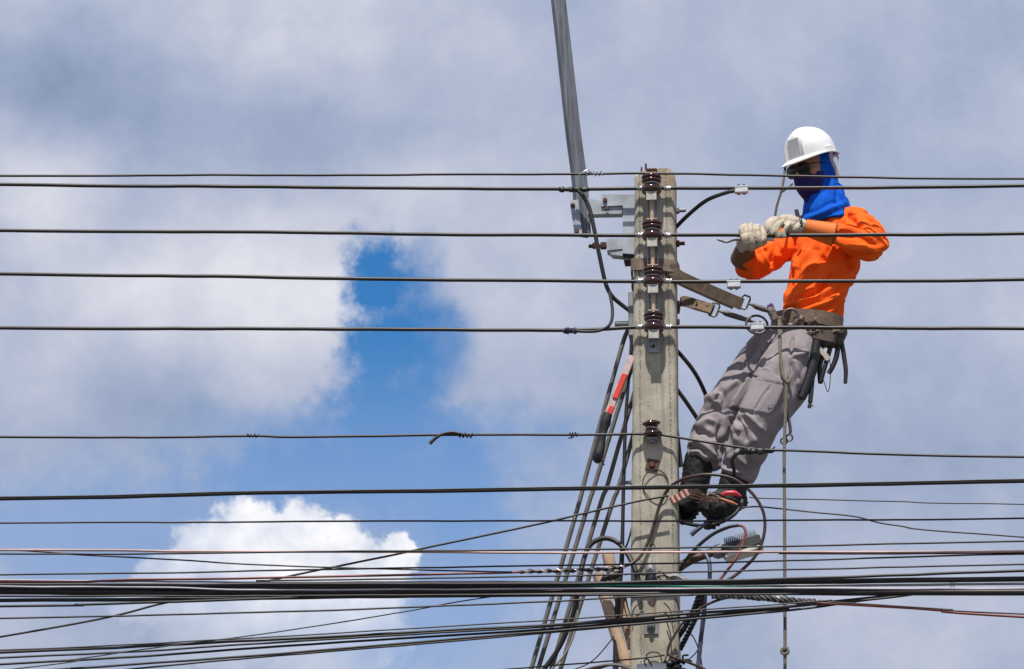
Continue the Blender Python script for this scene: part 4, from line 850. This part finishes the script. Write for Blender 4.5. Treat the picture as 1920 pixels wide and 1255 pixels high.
# gloves
glove_m = mat('cream_work_glove', (.33, .27, .20), .85, col2=(.52, .455, .365), vs=34, patch=.46, bump=.4, bs=200, bd=.002)
gaunt_m = mat('orange_leather_cuff', (.70, .17, .035), .65, spec=.25, var=.14, vs=22, bump=.25, bs=160)
gaunt_shade_m = mat('shaded_leather_cuff', (.17, .065, .03), .6, var=.25, vs=22, bump=.3, bs=160)  # far cuff: the same orange leather, its shade put into the colour
def glove(chains, palm, name='glove'):
    q = MB()
    for pts, rad in palm: limb(q, [P(*p) for p in pts], rad, 14)
    for pts, rad in chains: limb(q, [P(*p) for p in pts], [r*1.13 for r in rad], 10, 4)
    V, Fc = remeshed(q, .0036, 2)
    V = drape(V, Fc, UV*.3+ZV+NV*.4, 38, .0022, 5, 1.0)
    return V, Fc
# near hand (image right): knuckles forward, fingers bending down over the wire
V, Fc = glove([([(1462, 411, -.01), (1446, 413, .012), (1438, 424, .026), (1440, 437, .024)], [.0125, .0125, .012, .0105]),
               ([(1466, 412, .008), (1452, 415, .028), (1445, 428, .040), (1449, 441, .036)], [.0125, .013, .012, .0105]),
               ([(1472, 416, .022), (1462, 421, .040), (1456, 433, .048), (1460, 445, .042)], [.0125, .0125, .0115, .010]),
               ([(1480, 421, .030), (1474, 428, .045), (1469, 438, .048), (1471, 446, .042)], [.0115, .0115, .0105, .009]),
               ([(1492, 428, -.03), (1476, 438, -.022), (1462, 441, -.012), (1450, 441, -.005)], [.016, .015, .0135, .011])],
              [([(1510, 426, -.02), (1494, 422, -.014), (1476, 417, .0), (1462, 414, .004)], [.032, .036, .037, .026]), ([(1500, 430, -.012), (1484, 428, .008), (1472, 424, .018)], [.030, .032, .024])])
V = folds(V, Fc, [(z3_, a, w) for z3_, a, w in [([(1478, 408), (1470, 418), (1464, 430)], -4, 2.5), ([(1488, 410), (1480, 420), (1472, 432)], 4, 2.5), ([(1498, 414), (1488, 424), (1482, 436)], -4, 2.5), ([(1505, 416), (1497, 426), (1492, 438)], 4, 2.5)]], .0012, 40)
vobj('glove', V, Fc, glove_m, worker)
# far hand (image left): a fist closed round the wire from above
V, Fc = glove([([(1396, 424, .0), (1392, 431, .036), (1394, 445, .052), (1398, 458, .040), (1402, 462, .015)], [.0125, .0135, .013, .012, .011]),
               ([(1408, 422, .0), (1406, 430, .040), (1408, 447, .056), (1411, 461, .042), (1412, 464, .015)], [.0125, .0138, .0132, .012, .011]),
               ([(1420, 424, .0), (1420, 432, .036), (1422, 446, .048), (1424, 457, .036), (1422, 461, .012)], [.012, .013, .0125, .0115, .010]),
               ([(1430, 429, -.005), (1432, 436, .024), (1433, 447, .034), (1432, 456, .024), (1430, 458, .005)], [.011, .0118, .0112, .010, .009]),
               ([(1400, 462, -.05), (1412, 462, -.025), (1426, 457, -.012), (1438, 452, -.005)], [.016, .0155, .0135, .011])],
              [([(1394, 472, -.085), (1396, 456, -.06), (1400, 440, -.035), (1404, 428, -.015)], [.030, .034, .036, .026]), ([(1404, 466, -.07), (1412, 448, -.04), (1420, 434, -.018)], [.030, .034, .025])])
V = folds(V, Fc, [([(1384, 432), (1394, 425), (1408, 421)], 3, 3), ([(1386, 440), (1398, 436), (1412, 434)], -3, 2.5), ([(1396, 470), (1410, 472), (1422, 466)], -4, 3)], .0012, 40)
vobj('glove', V, Fc, glove_m, worker)
def cuff(pts, rad, m_, name='gauntlet', fl=None):
    q = MB(); path = smooth_path([P(*p) for p in pts], 4); tube(q, path, rad, 22, cap=False)
    V0 = np.array(q.v); n_ = 22; T, N_, B_ = frames(path); rr = np.interp(np.linspace(0, 1, len(path)), np.linspace(0, 1, len(rad)), rad)
    inner = []
    for i, p in enumerate(path):
        for k_ in range(n_): inner.append(p+(V0[i*n_+k_]-p)*(1-.003/rr[i]))
    o_ = len(q.v); F0 = list(q.f); q.v += [tuple(x) for x in inner]; q.f += [tuple(i+o_ for i in f[::-1]) for f in F0]; m2 = (len(path)-1)*n_
    for k_ in range(n_):
        k2 = (k_+1) % n_; q.f += [(k2, k_, o_+k_, o_+k2), (m2+k_, m2+k2, o_+m2+k2, o_+m2+k_)]
    o = obj(name, q, m_, worker, True, 50)
    for e in (0, -1):
        if e == -1:
            q = MB(); tube(q, [V0[(len(path)-1)*n_+k_ % n_] for k_ in range(n_+1)], .0022, 6); obj('edge_binding', q, leatherd, o)
    return o
cuff([(1510, 426, -.025), (1535, 433, -.030), (1564, 440, -.040)], [.037, .045, .0535], gaunt_m)
cuff([(1398, 462, -.075), (1396, 472, -.10), (1394, 486, -.15)], [.038, .047, .056], gaunt_shade_m)
q = MB(); path = [P(1499+1.5*math.cos(a)*0, 424+0*a, -.018)+(unit(P(1510, 426, -.025)-P(1480, 419, -.005))*0+C_U*math.cos(a)*.040+unit(np.cross(unit(P(1510, 426, -.025)-P(1480, 419, -.005)), C_U))*math.sin(a)*.040) for a in np.linspace(0, 6.283, 28)]
tube(q, path, .006, 8, flat=.4); obj('wrist_strap', q, tapem, worker)
# helmet (head space)
helm_m = mat('white_helmet_shell', (.66, .65, .62), .33, col2=(.80, .80, .79), vs=16, bump=.05, bs=60, coat=.2, patch=.42)
hm = thing_helm = None
q = MB(); nA, nE = 48, 18; HO = .052                          # rim height above the head centre
def helm(a, e):                                              # azimuth from the front, elevation 0..1 over the shell
    ce, se = math.cos(e*math.pi/2), math.sin(e*math.pi/2)
    ce = ce**.80
    f = math.cos(a)*ce*(.124 if math.cos(a) > 0 else .130); l = math.sin(a)*ce*.110; u = HO+se**.92*.136
    ridge = math.exp(-(l/.030)**2)*.007*se
    u += ridge
    if f > .096 and abs(l) < .050 and u < HO+.11: f = .096+(f-.096)*.22      # flat badge panel
    return H(f-.006, l, u)
Vh = [helm(2*math.pi*i/nA, j/nE) for j in range(nE) for i in range(nA)]+[helm(0, 1)]
Fh = [(j*nA+i, j*nA+(i+1) % nA, (j+1)*nA+(i+1) % nA, (j+1)*nA+i) for j in range(nE-1) for i in range(nA)]+[((nE-1)*nA+i, (nE-1)*nA+(i+1) % nA, nE*nA) for i in range(nA)]
q.add(Vh, Fh)
# brim: rim all round, long peak in front
def brim(a, k_):
    pk = max(0, math.cos(a))**1.6; w_ = .011+.024*pk
    f = math.cos(a)*(.124 if math.cos(a) > 0 else .130); l = math.sin(a)*.110
    r = math.hypot(f, l); s_ = (r+w_*k_)/r
    return H(f*s_-.006, l*s_, HO-.004*k_-.018*pk*k_+(.006*math.sin(a)**2))
rows = [brim(2*math.pi*i/nA, k_) for k_ in (0, .35, .7, 1) for i in range(nA)]
low = [np.array(p)-HU*.005 for p in rows]
o0 = len(q.v); q.v += [tuple(p) for p in rows]+[tuple(p) for p in low]
for j in range(3):
    for i in range(nA):
        a1, a2 = j*nA+i, j*nA+(i+1) % nA; q.f.append((o0+a1, o0+a1+nA, o0+a2+nA, o0+a2)); q.f.append((o0+4*nA+a2, o0+4*nA+a2+nA, o0+4*nA+a1+nA, o0+4*nA+a1))
for i in range(nA): a1, a2 = 3*nA+i, 3*nA+(i+1) % nA; q.f.append((o0+a1, o0+4*nA+a1, o0+4*nA+a2, o0+a2))
# inside of the shell so it has thickness
Vi = [HC+(np.array(p)-HC)*.965 for p in Vh]; o1 = len(q.v); q.v += [tuple(p) for p in Vi]; q.f += [tuple(i+o1 for i in f[::-1]) for f in Fh]
for i in range(nA): a1, a2 = i, (i+1) % nA; q.f.append((o1+a1, o1+a2, o0+4*nA+a2, o0+4*nA+a1))
helmet = obj('helmet', q, helm_m, worker, True, 40)
q = MB(); box(q, H(.0955, .004, HO+.054), HL, unit(HF+HU*.06), unit(HU-HF*.06), .031, .0022, .037, .001); obj('front_badge', q, mat('grey_badge', (.50, .51, .53), .45, var=.03), helmet, True, 30)
for s_ in (-1, 1):
    q = MB(); box(q, H(-.01, s_*.109, HO+.016), HF, HL, HU, .020, .006, .013, .003); obj('side_lug', q, helm_m, helmet, True, 30)
q = MB(); tube(q, [H(-.1, l, HO+.02+.0*l) for l in (-.05, 0, .05)], .006, 8); obj('rear_rib', q, helm_m, helmet)
# sunglasses
lens_m = mat('dark_lens', (.004, .004, .005), .08, var=.0, bump=0, spec=.4)
fr_m = mat('black_frame', (.01, .01, .011), .25, var=.1, bump=0)
gl = MB()
for s_ in (-1, 1):
    n_ = 20; ring = []
    for k_ in range(n_):
        a = 2*math.pi*k_/n_; ca_, sa_ = math.cos(a), math.sin(a); e = 2.6
        x = math.copysign(abs(ca_)**(2/e), ca_)*.0305; y = math.copysign(abs(sa_)**(2/e), sa_)*.0245
        ring.append((x, y))
    q = MB(); o0 = 0
    for off, k2 in ((0, 1.0), (.004, 1.0), (.006, .8)):
        for x, y in ring: q.v.append(tuple(H(.112+off-abs((s_*.033+x*k2))*.22, s_*.034+x*k2, .0+y*k2)))
    for l in range(2):
        for k_ in range(n_): q.f.append((l*n_+k_, l*n_+(k_+1) % n_, (l+1)*n_+(k_+1) % n_, (l+1)*n_+k_))
    q.f += [tuple(range(n_))[::-1], tuple(2*n_+k_ for k_ in range(n_))]
    if s_ == -1: glasses = obj('sunglasses', q, lens_m, worker, True, 40)
    else: obj('lens', q, lens_m, glasses, True, 40)
    q = MB(); tube(q, [H(.114-abs((s_*.033+x*1.05))*.22, s_*.034+x*1.05, .0+y*1.06) for x, y in ring+ring[:1]], .0035, 8); obj('rim', q, fr_m, glasses)
    q = MB(); tube(q, smooth_path([H(.098, s_*.064, .012), H(.06, s_*.080, .012), H(0, s_*.083, .010)], 4), [.005, .004, .003], 8, flat=.6); obj('temple_arm', q, fr_m, glasses)
q = MB(); tube(q, smooth_path([H(.108, -.008, .010), H(.113, 0, .013), H(.108, .008, .010)], 3), .0035, 8); obj('bridge', q, fr_m, glasses)
# face cover and hood
navy = mat('navy_face_cover', (.016, .018, .10), .8, var=.08, vs=20, bump=.25, bs=400, bd=.0008, spec=.2)
blue_m = mat('royal_blue_hood', (.002, .085, .50), .85, var=.08, vs=14, bump=.25, bs=400, bd=.0008, spec=.15)
q = MB()
loft(q, [(H(.022, 0, -.022), .070, .090), (H(.024, 0, -.045), .071, .094), (H(.024, 0, -.075), .070, .092), (H(.016, 0, -.105), .066, .084), (H(.0, 0, -.135), .062, .072), (H(-.02, 0, -.165), .064, .066)], HL, HF, 26)
tube(q, [H(.108, 0, -.018), H(.118, 0, -.034), H(.108, 0, -.055)], [.012, .016, .012], 10)
V, Fc = remeshed(q, .005, 3)
V = folds(V, Fc, [([(1488, 352), (1492, 372), (1506, 392)], -5, 4), ([(1500, 392), (1520, 385), (1540, 378)], -6, 3.5), ([(1504, 380), (1522, 374), (1542, 366)], 4, 4)], .0015, 22)
vobj('face_cover', V, Fc, navy, worker)
q = MB()
loft(q, [(H(-.028, 0, .085), .066, .066), (H(-.022, 0, .055), .083, .080), (H(-.022, 0, .02), .087, .084), (H(-.024, 0, -.03), .087, .083), (H(-.026, 0, -.08), .085, .080)], HL, HF, 26)
loft(q, [(H(-.026, 0, -.07), .085, .080), (P(1546, 372, -.235), .092, .090), (P(1549, 390, -.235), .098, .108), (P(1549, 404, -.235), .108, .122), (P(1553, 415, -.24), .112, .124)], HL, HF, 26)
V, Fc = remeshed(q, .005, 3)
z1 = lambda pts: [(1330+x/5.228, 210+y/5.228) for x, y in pts]
V = drape(V, Fc, ZV+UV*.15, 22, .008, 4, 4.0)
V = folds(V, Fc, [(z1([(1180, 560), (1160, 700), (1150, 900)]), -7, 4), (z1([(1230, 700), (1250, 800), (1240, 900)]), -8, 3.5), (z1([(1200, 620), (1210, 780), (1190, 930)]), 7, 4), (z1([(1290, 700), (1310, 850), (1330, 950)]), 8, 5), (z1([(940, 1000), (1060, 960), (1180, 900), (1280, 880)]), -9, 4), (z1([(1000, 1040), (1120, 980), (1240, 930), (1330, 900)]), 9, 5), (z1([(1080, 1060), (1180, 1010), (1300, 960)]), -6, 5), (z1([(1200, 1080), (1260, 1020), (1330, 1000)]), 6, 5)], .003, 18)
vobj('hood', V, Fc, blue_m, worker)
strapg = mat('grey_webbing', (.42, .41, .42), .8, var=.1, vs=60)
q = MB(); tube(q, smooth_path([H(-.01, .116, .055), H(-.012, .107, .02), H(-.03, .103, -.03), H(-.035, .100, -.07)], 5), .0075, 8, flat=.25); obj('chin_strap', q, strapg, helmet); q = MB(); tube(q, smooth_path([H(-.085, .085, .05), H(-.070, .098, .0), H(-.040, .104, -.055)], 5), .0035, 8); obj('chin_strap', q, strapg, helmet)
q = MB(); tube(q, smooth_path([H(.126, -.045, .034), P(1468, 345, -.1), P(1464, 362, -.09), P(1457, 385, -.08), P(1452, 412, -.07)], 5), .0055, 8, flat=.3); tube(q, smooth_path([P(1464, 362, -.09), P(1475, 354, -.1), P(1486, 345, -.12)], 4), .004, 6); obj('loose_strap', q, leatherd, helmet)
q = MB(); box(q, P(1495, 402, -.13), unit(UV+ZV*.2), NV, unit(ZV-UV*.2), .009, .006, .022, .002); obj('radio_aerial', q, tapem, worker, True, 30)
# ------------------------------------------------------------------ tool belt, straps, tools
belt = thing('tool_belt', 'worn brown leather tool belt with big rings round the worker\'s waist', 'tool belt', P(1500, 625, -.2))
def ellring(c, l, f, a, b, t0, t1, n=40): return [np.array(c)+l*math.cos(t)*a+f*math.sin(t)*b for t in np.linspace(t0, t1, n)]
tilt = unit(BL*.985-ZV*.17); ctr = P(1513, 607, -.225)
def band(c, l, f, a, b, up_, w_, th):
    q = MB(); R0 = ellring(c, l, f, a, b, 0, 2*math.pi, 49)[:-1]; R1 = ellring(c, l, f, a-th, b-th, 0, 2*math.pi, 49)[:-1]; n_ = 48
    q.v = [tuple(p-up_*w_) for p in R0]+[tuple(p+up_*w_) for p in R0]+[tuple(p+up_*w_) for p in R1]+[tuple(p-up_*w_) for p in R1]
    for l_ in range(4):
        for k_ in range(n_): q.f.append((l_*n_+k_, l_*n_+(k_+1) % n_, ((l_+1) % 4)*n_+(k_+1) % n_, ((l_+1) % 4)*n_+k_))
    return q
bu = unit(np.cross(tilt, BF)); bu = bu if bu[2] > 0 else -bu
obj('belt_band', band(ctr, tilt, BF, .170, .128, bu, .030, .006), leather, belt, True, 40)
obj('pad', band(ctr-bu*.008, tilt, BF, .162, .121, bu, .040, .006), leatherd, belt, True, 40)
def torus(name, c, ex, ey, R1, R2, r, m_, parent):
    q = MB(); tube(q, [c+ex*math.cos(a)*R1+ey*math.sin(a)*R2 for a in np.linspace(0, 2*math.pi, 30)], r, 8); return obj(name, q, m_, parent)
ringm = mat('dark_forged_steel', (.10, .085, .075), .5, .5, var=.4, vs=60, bump=.2)
torus('belt_ring', P(1483, 596, -.065), unit(UV), unit(ZV), .036, .040, .0065, ringm, belt)
torus('belt_ring', P(1419, 609, -.10), unit(UV*.95-NV*.2), unit(ZV), .047, .042, .0055, ringm, belt)
for (x, y, w_, h_, v, m_) in [(1497, 604, .030, .026, -.075, leather), (1522, 612, .024, .024, -.07, leatherd), (1460, 606, .026, .030, -.11, leather)]:
    q = MB(); box(q, P(x, y, v), unit(tilt), NV, unit(ZV+UV*.15), w_, .008, h_, .004); obj('keeper', q, m_, belt, True, 30)
q = MB(); tube(q, smooth_path([P(1444, 572, -.08), P(1447, 585, -.08), P(1452, 600, -.09), P(1452, 615, -.10)], 5), [.014, .019, .016, .012], 10, rough=.2); obj('knotted_cloth', q, mat('dirty_cloth', (.20, .17, .16), .9, var=.4, vs=60, bump=.8, bs=120), belt)
q = MB(); tube(q, smooth_path([P(1441, 574, -.07), P(1446, 570, -.065), P(1449, 575, -.07)], 4), .006, 8); obj('purple_tie', q, mat('purple_cord', (.22, .17, .40), .8), belt)
q = MB(); box(q, P(1546, 632, -.10), unit(UV-ZV*.25), NV, unit(ZV+UV*.25), .056, .036, .040, .012); obj('pouch', q, leatherd, belt, True, 30)
q = MB(); box(q, P(1572, 632, -.12), unit(UV*.8-ZV*.4), NV, unit(ZV+UV*.45), .028, .034, .048, .012); obj('pouch', q, leatherd, belt, True, 30)
q = MB()
for k_ in range(14):
    x = 1500+rng.uniform(0, 70); y = 602+(x-1500)*.22+rng.uniform(-4, 22); a = rng.uniform(0, 6.28)
    tube(q, smooth_path([P(x, y, -.075), P(x+14*math.cos(a), y+7*math.sin(a), -.06), P(x+24*math.cos(a+.4), y+12*math.sin(a+.4), -.075)], 4), rng.uniform(.002, .0055), 6)
obj('cord_tangle', q, mat('frayed_cord', (.13, .10, .075), .9, col2=(.33, .27, .2), vs=70), belt)['kind'] = 'stuff'
# positioning strap: round the pole, two arms to the belt
def ribbon(path, w_dir, w_, th):
    q = MB(); path = [np.array(p) for p in path]; n_ = len(path); T, N_, B_ = frames(path)
    for i, p in enumerate(path):
        wd = w_dir if not callable(w_dir) else w_dir(i); wd = unit(wd-T[i]*np.dot(wd, T[i])); nn = np.cross(T[i], wd)
        q.v += [tuple(p+wd*w_+nn*th), tuple(p-wd*w_+nn*th), tuple(p-wd*w_-nn*th), tuple(p+wd*w_-nn*th)]
    for i in range(n_-1):
        for k_ in range(4): q.f.append((i*4+k_, i*4+(k_+1) % 4, (i+1)*4+(k_+1) % 4, (i+1)*4+k_))
    q.f += [(3, 2, 1, 0), tuple((n_-1)*4+k_ for k_ in range(4))]; return q
strap = thing('positioning_strap', 'brown leather safety strap passed round the pole to the worker\'s belt', 'safety strap', P(1300, 560, -.05))
h0 = pole_half(P(1228, 505, 0)[2])
pr = lambda u, v, y: pole_c(P(1228, y, 0)[2])+UV*u+NV*v
path = [pr(h0+.012, -.06, 503), pr(h0+.004, .003, 502), pr(h0-.02, .010, 501), pr(0, .012, 498), pr(-h0+.02, .010, 496), pr(-h0-.008, -.004, 496), pr(-h0-.010, -.08, 500), pr(-h0-.006, -.17, 510), pr(0, -.19, 530), pr(h0-.01, -.185, 548), pr(h0+.010, -.15, 556)]
obj('pole_wrap', ribbon(smooth_path(path, 4), ZV, .028, .0035), leather, strap, True, 40)
up1 = smooth_path([pr(h0-.03, .011, 503), P(1275, 519, .004), P(1320, 540, -.02), P(1365, 560, -.05), P(1392, 571, -.07)], 5)
obj('upper_arm_strap', ribbon(up1, unit(ZV+UV*.35+NV*.25), .026, .004), leather, strap, True, 40)
obj('upper_arm_lining', ribbon([p-unit(ZV)*.012+NV*-.004 for p in up1[:-3]], unit(ZV+UV*.35+NV*.25), .024, .004), leatherd, strap, True, 40)
lo1 = smooth_path([pr(h0+.008, -.15, 556), P(1280, 565, -.12), P(1310, 573, -.11), P(1338, 581, -.10)], 5)
obj('lower_arm_strap', ribbon(lo1, unit(ZV+UV*.25), .024, .004), leather, strap, True, 40)
q = MB(); l_ = unit(P(1336, 580, -.1)-P(1298, 569, -.115)); box(q, (P(1318, 575, -.098)), l_, NV, unit(np.cross(NV, l_)), .044, .0035, .021, .001); pp_ = obj('splice_plate', q, mat('tarnished_brass', (.20, .14, .08), .55, .4, var=.35, vs=60), strap, True, 30)
for dx, dy in ((-12, -9), (-13, 3), (8, -2), (6, 9)):
    q = MB(); lathe(q, P(1318+dx, 575+dy, -.093), NV, [(.006, 0), (.006, .002), (.003, .004)], 10); obj('rivet', q, leather, pp_)
def rect_ring(c, l, n_, a, b, r, m_, parent, name='buckle'):
    q = MB(); pts = [c+l*x*a+n_*y*b for x, y in ((-1, -.7), (-.7, -1), (.7, -1), (1, -.7), (1, .7), (.7, 1), (-.7, 1), (-1, .7), (-1, -.7))]; tube(q, pts, r, 8); return obj(name, q, m_, parent)
for (x, y, v, hx, hy) in [(1396, 567, -.072, 1445, 585), (1339, 581, -.10, 1410, 603)]:
    c = P(x, y, v); l = unit(P(hx, hy, v)-c); n_ = unit(np.cross(NV, l)); rect_ring(c, l, n_, .018, .031, .0045, ringm, strap)
    e = P(hx, hy, v); q = MB(); tube(q, [c+l*.018, c+l*.040], .0055, 8); L_ = np.linalg.norm(e-c)
    tube(q, [c+l*.040, c+l*.055, c+l*(L_*.7), c+l*(L_-.01), e+l*.012], [.008, .013, .0125, .009, .003], 10); obj('snap_hook', q, ringm, strap, True, 60)
# rope from the belt
rope = thing('hand_line', 'olive rope hanging from the belt with a knot far below the boots', 'rope', P(1472, 1275, -.02))
q = MB(); pth = smooth_path([P(1461, 600, -.05), P(1462, 640, .012), P(1464, 675, .022), P(1468, 703, .024), P(1473, 716, .024), P(1474, 735, .024), P(1473, 770, .022), P(1470.5, 850, .02), P(1471, 960, .02), P(1471.5, 1100, .02), P(1472, 1215, .02), P(1471.5, 1300, .02), P(1471, 1500, .02)], 10)
tube(q, pth, 3.1*PXM, 8); obj('line', q, ropem, rope)
q = MB(); helix(q, [P(1472, 1213, .02), P(1472, 1221, .02), P(1472, 1229, .02)], 4*PXM, .007, 1.6, 7, 12); torus_pts = [P(1471.5+6.5*math.cos(a), 1221+6*math.sin(a), .03) for a in np.linspace(0, 6.283, 20)]; tube(q, torus_pts, .0062, 8); obj('knot', q, ropem, rope)
q = MB(); tube(q, smooth_path([P(1466, 694, .024), P(1470, 708, .028), P(1477, 717, .028), P(1481, 711, .024), P(1479, 700, .014)], 5), .008, 8); obj('bight', q, ropem, rope)
# things hanging from the belt, each its own
hang = [('rubber_sleeve', 'thick black rubber tube hanging behind the hip', 'tube', [(1531, 640), (1524, 685), (1512, 722), (1502, 747)], -.05, [16, 19, 19, 18]),
        ('cable_offcut', 'black cable offcut with frayed end hanging behind the hip', 'cable', [(1530, 660), (1524, 700), (1521, 735), (1519, 755)], -.06, [10, 10, 9, 9]),
        ('cable_offcut', 'black bent cable offcut hooked at the pouch', 'cable', [(1560, 640), (1552, 670), (1543, 700), (1538, 718), (1537, 690), (1546, 660)], -.10, [9, 9, 9, 8, 8, 8]),
        ('cable_offcut', 'short black cable offcut angled below the pouch', 'cable', [(1572, 645), (1568, 670), (1560, 690), (1554, 700)], -.11, [10, 10, 9.5, 9]),
        ('cable_offcut', 'long ribbed black cable offcut hanging outermost from the belt', 'cable', [(1583, 612), (1578, 635), (1582, 665), (1586, 695), (1585, 719)], -.12, [5, 8, 9, 8.5, 7])]
for nm, lb, ct, pts, v, th in hang:
    q = MB(); tube(q, smooth_path([P(x, y, v) for x, y in pts], 6), [a/2*PXM for a in th], 12)
    if 'frayed' in lb:
        for k_ in range(18):
            a = rng.uniform(0, 6.28); c = P(1519, 754, v); tube(q, [c, c+UV*math.cos(a)*.012+NV*math.sin(a)*.01-ZV*rng.uniform(.012, .028)], .0022, 5)
    setp(obj(nm, q, black if 'sleeve' not in nm else tapem, None, True, 50), lb, ct)
q = MB(); box(q, P(1543, 662, -.085), unit(UV+ZV*.75), NV, unit(ZV-UV*.75), .012, .004, .042, .002); setp(obj('wooden_tag', q, mat('pale_scraped_wood', (.42, .38, .32), .8, var=.25, vs=60), None, True, 30), 'pale scraped strip tucked under the belt pouch', 'tag')
cable('stray_wire', 'thin wire loop dangling from the belt tools', [(1554, 665), (1557, 690), (1556, 720), (1552, 735), (1545, 716), (1541, 705)], -.09, 1.8, wirem, 'wire', 6)
t = thing('spanner', 'dark double ring spanner hanging on the rope below the hip', 'spanner', P(1476, 830, -.03))
q = MB(); tube(q, smooth_path([P(1474, 758, -.03), P(1479, 785, -.03), P(1482, 808, -.03), P(1480, 815, -.03)], 6), [.0045, .007, .0075, .005], 8); obj('shank', q, ringm, t)
for (x, y) in [(1470, 827), (1480, 821)]:
    q = MB(); tube(q, [P(x+6*math.cos(a), y+6*math.sin(a), -.03) for a in np.linspace(0, 6.283, 18)], .0042, 8); obj('ring_end', q, ringm, t)
cable('cable_offcut', 'short black offcut behind the knee', [(1452, 792), (1447, 800), (1444, 808)], -.12, 9, tapem, 'cable')
# tool in the hands
t = thing('crimping_tool', 'grey hand tool held along the wire in the gloved fists', 'tool', P(1400, 452, .01))
q = MB(); tube(q, smooth_path([P(1345, 449, .0), P(1352, 451, .0), P(1363, 454, .0), P(1378, 449, .0), P(1400, 450, -.005)], 5), [.005, .0065, .006, .0075, .008], 8); obj('handle', q, galvd, t)
q = MB(); tube(q, [P(1418, 449, .012), P(1434, 447, .012), P(1452, 449, .012)], [.010, .0125, .010], 10); obj('jaw', q, alum, t, True, 40)
q = MB(); tube(q, [P(1430, 440, .008), P(1438, 439, .008)], .006, 8); obj('pivot', q, alum, t)
# items at the feet
t = thing('connector_row', 'row of four pinkish connectors wired at the boots beside the pole', 'connectors', P(1275, 940, .0))
pink = mat('faded_pink_plastic', (.50, .27, .22), .5, var=.2, vs=40)
for k_ in range(4):
    q = MB(); c = P(1262+8.5*k_, 938-4.5*k_, .0); l = unit(P(1290, 922, 0)-P(1262, 938, 0)); tube(q, [c-unit(np.cross(NV, l))*.016, c+unit(np.cross(NV, l))*.016], .0092, 10); obj('connector', q, pink, t, True, 60)
for k_ in range(4): obj('lead', tube(MB(), smooth_path([P(1288, 924+2*k_, .0), P(1300, 916+6*k_, .01), P(1325+5*k_, 930+4*k_, .01), P(1345, 938, .0)], 5), .0025, 6), rust, t)
q = MB(); tube(q, smooth_path([P(1353, 928, .02), P(1362, 925, .022), P(1378, 925, .02), P(1389, 931, .01)], 4), [.006, .010, .011, .005], 12); setp(obj('plier_grip', q, mat('red_grip', (.58, .045, .06), .4, var=.1), None, True, 60), 'red rubber plier grip lying at the boot', 'pliers')
q = MB(); tube(q, smooth_path([P(1348, 934, .025), P(1358, 938, .028), P(1372, 943, .026), P(1383, 947, .02)], 4), [.005, .012, .013, .006], 12, flat=.5); setp(obj('plier_grip', q, mat('orange_grip', (.55, .20, .11), .5, var=.15), None, True, 60), 'flat orange grip under the red one at the boot', 'pliers')
q = MB()
for k_ in range(12):
    x = 1285+rng.uniform(0, 70); y = 915+rng.uniform(0, 30); a = rng.uniform(0, 6.28)
    tube(q, smooth_path([P(x, y, -.02), P(x+12*math.cos(a), y+8*math.sin(a), .0), P(x+22*math.cos(a+.5), y+10*math.sin(a+.5), -.02)], 4), rng.uniform(.002, .005), 6)
setp(obj('wire_tangle', q, mat('tangle_wire', (.05, .04, .035), .6, col2=(.25, .2, .15), vs=60)), 'tangle of thin leads between the two boots', 'wires', kind='stuff')
q = MB(); V4 = [P(1262, 770, -.16), P(1268, 770, -.16), P(1281, 872, -.17), P(1262, 878, -.17)]; q.add(V4+[p-NV*.02 for p in V4], [(0, 1, 2, 3), (7, 6, 5, 4), (0, 4, 5, 1), (1, 5, 6, 2), (2, 6, 7, 3), (3, 7, 4, 0)]); setp(obj('climbing_strap', q, mat('navy_webbing', (.025, .03, .05), .85, var=.3, vs=80, bump=.6, bs=200)), 'dark webbing strap between the pole and the rear boot', 'strap')
for o in list(bpy.data.objects):
    if '_o' in o: del o['_o']
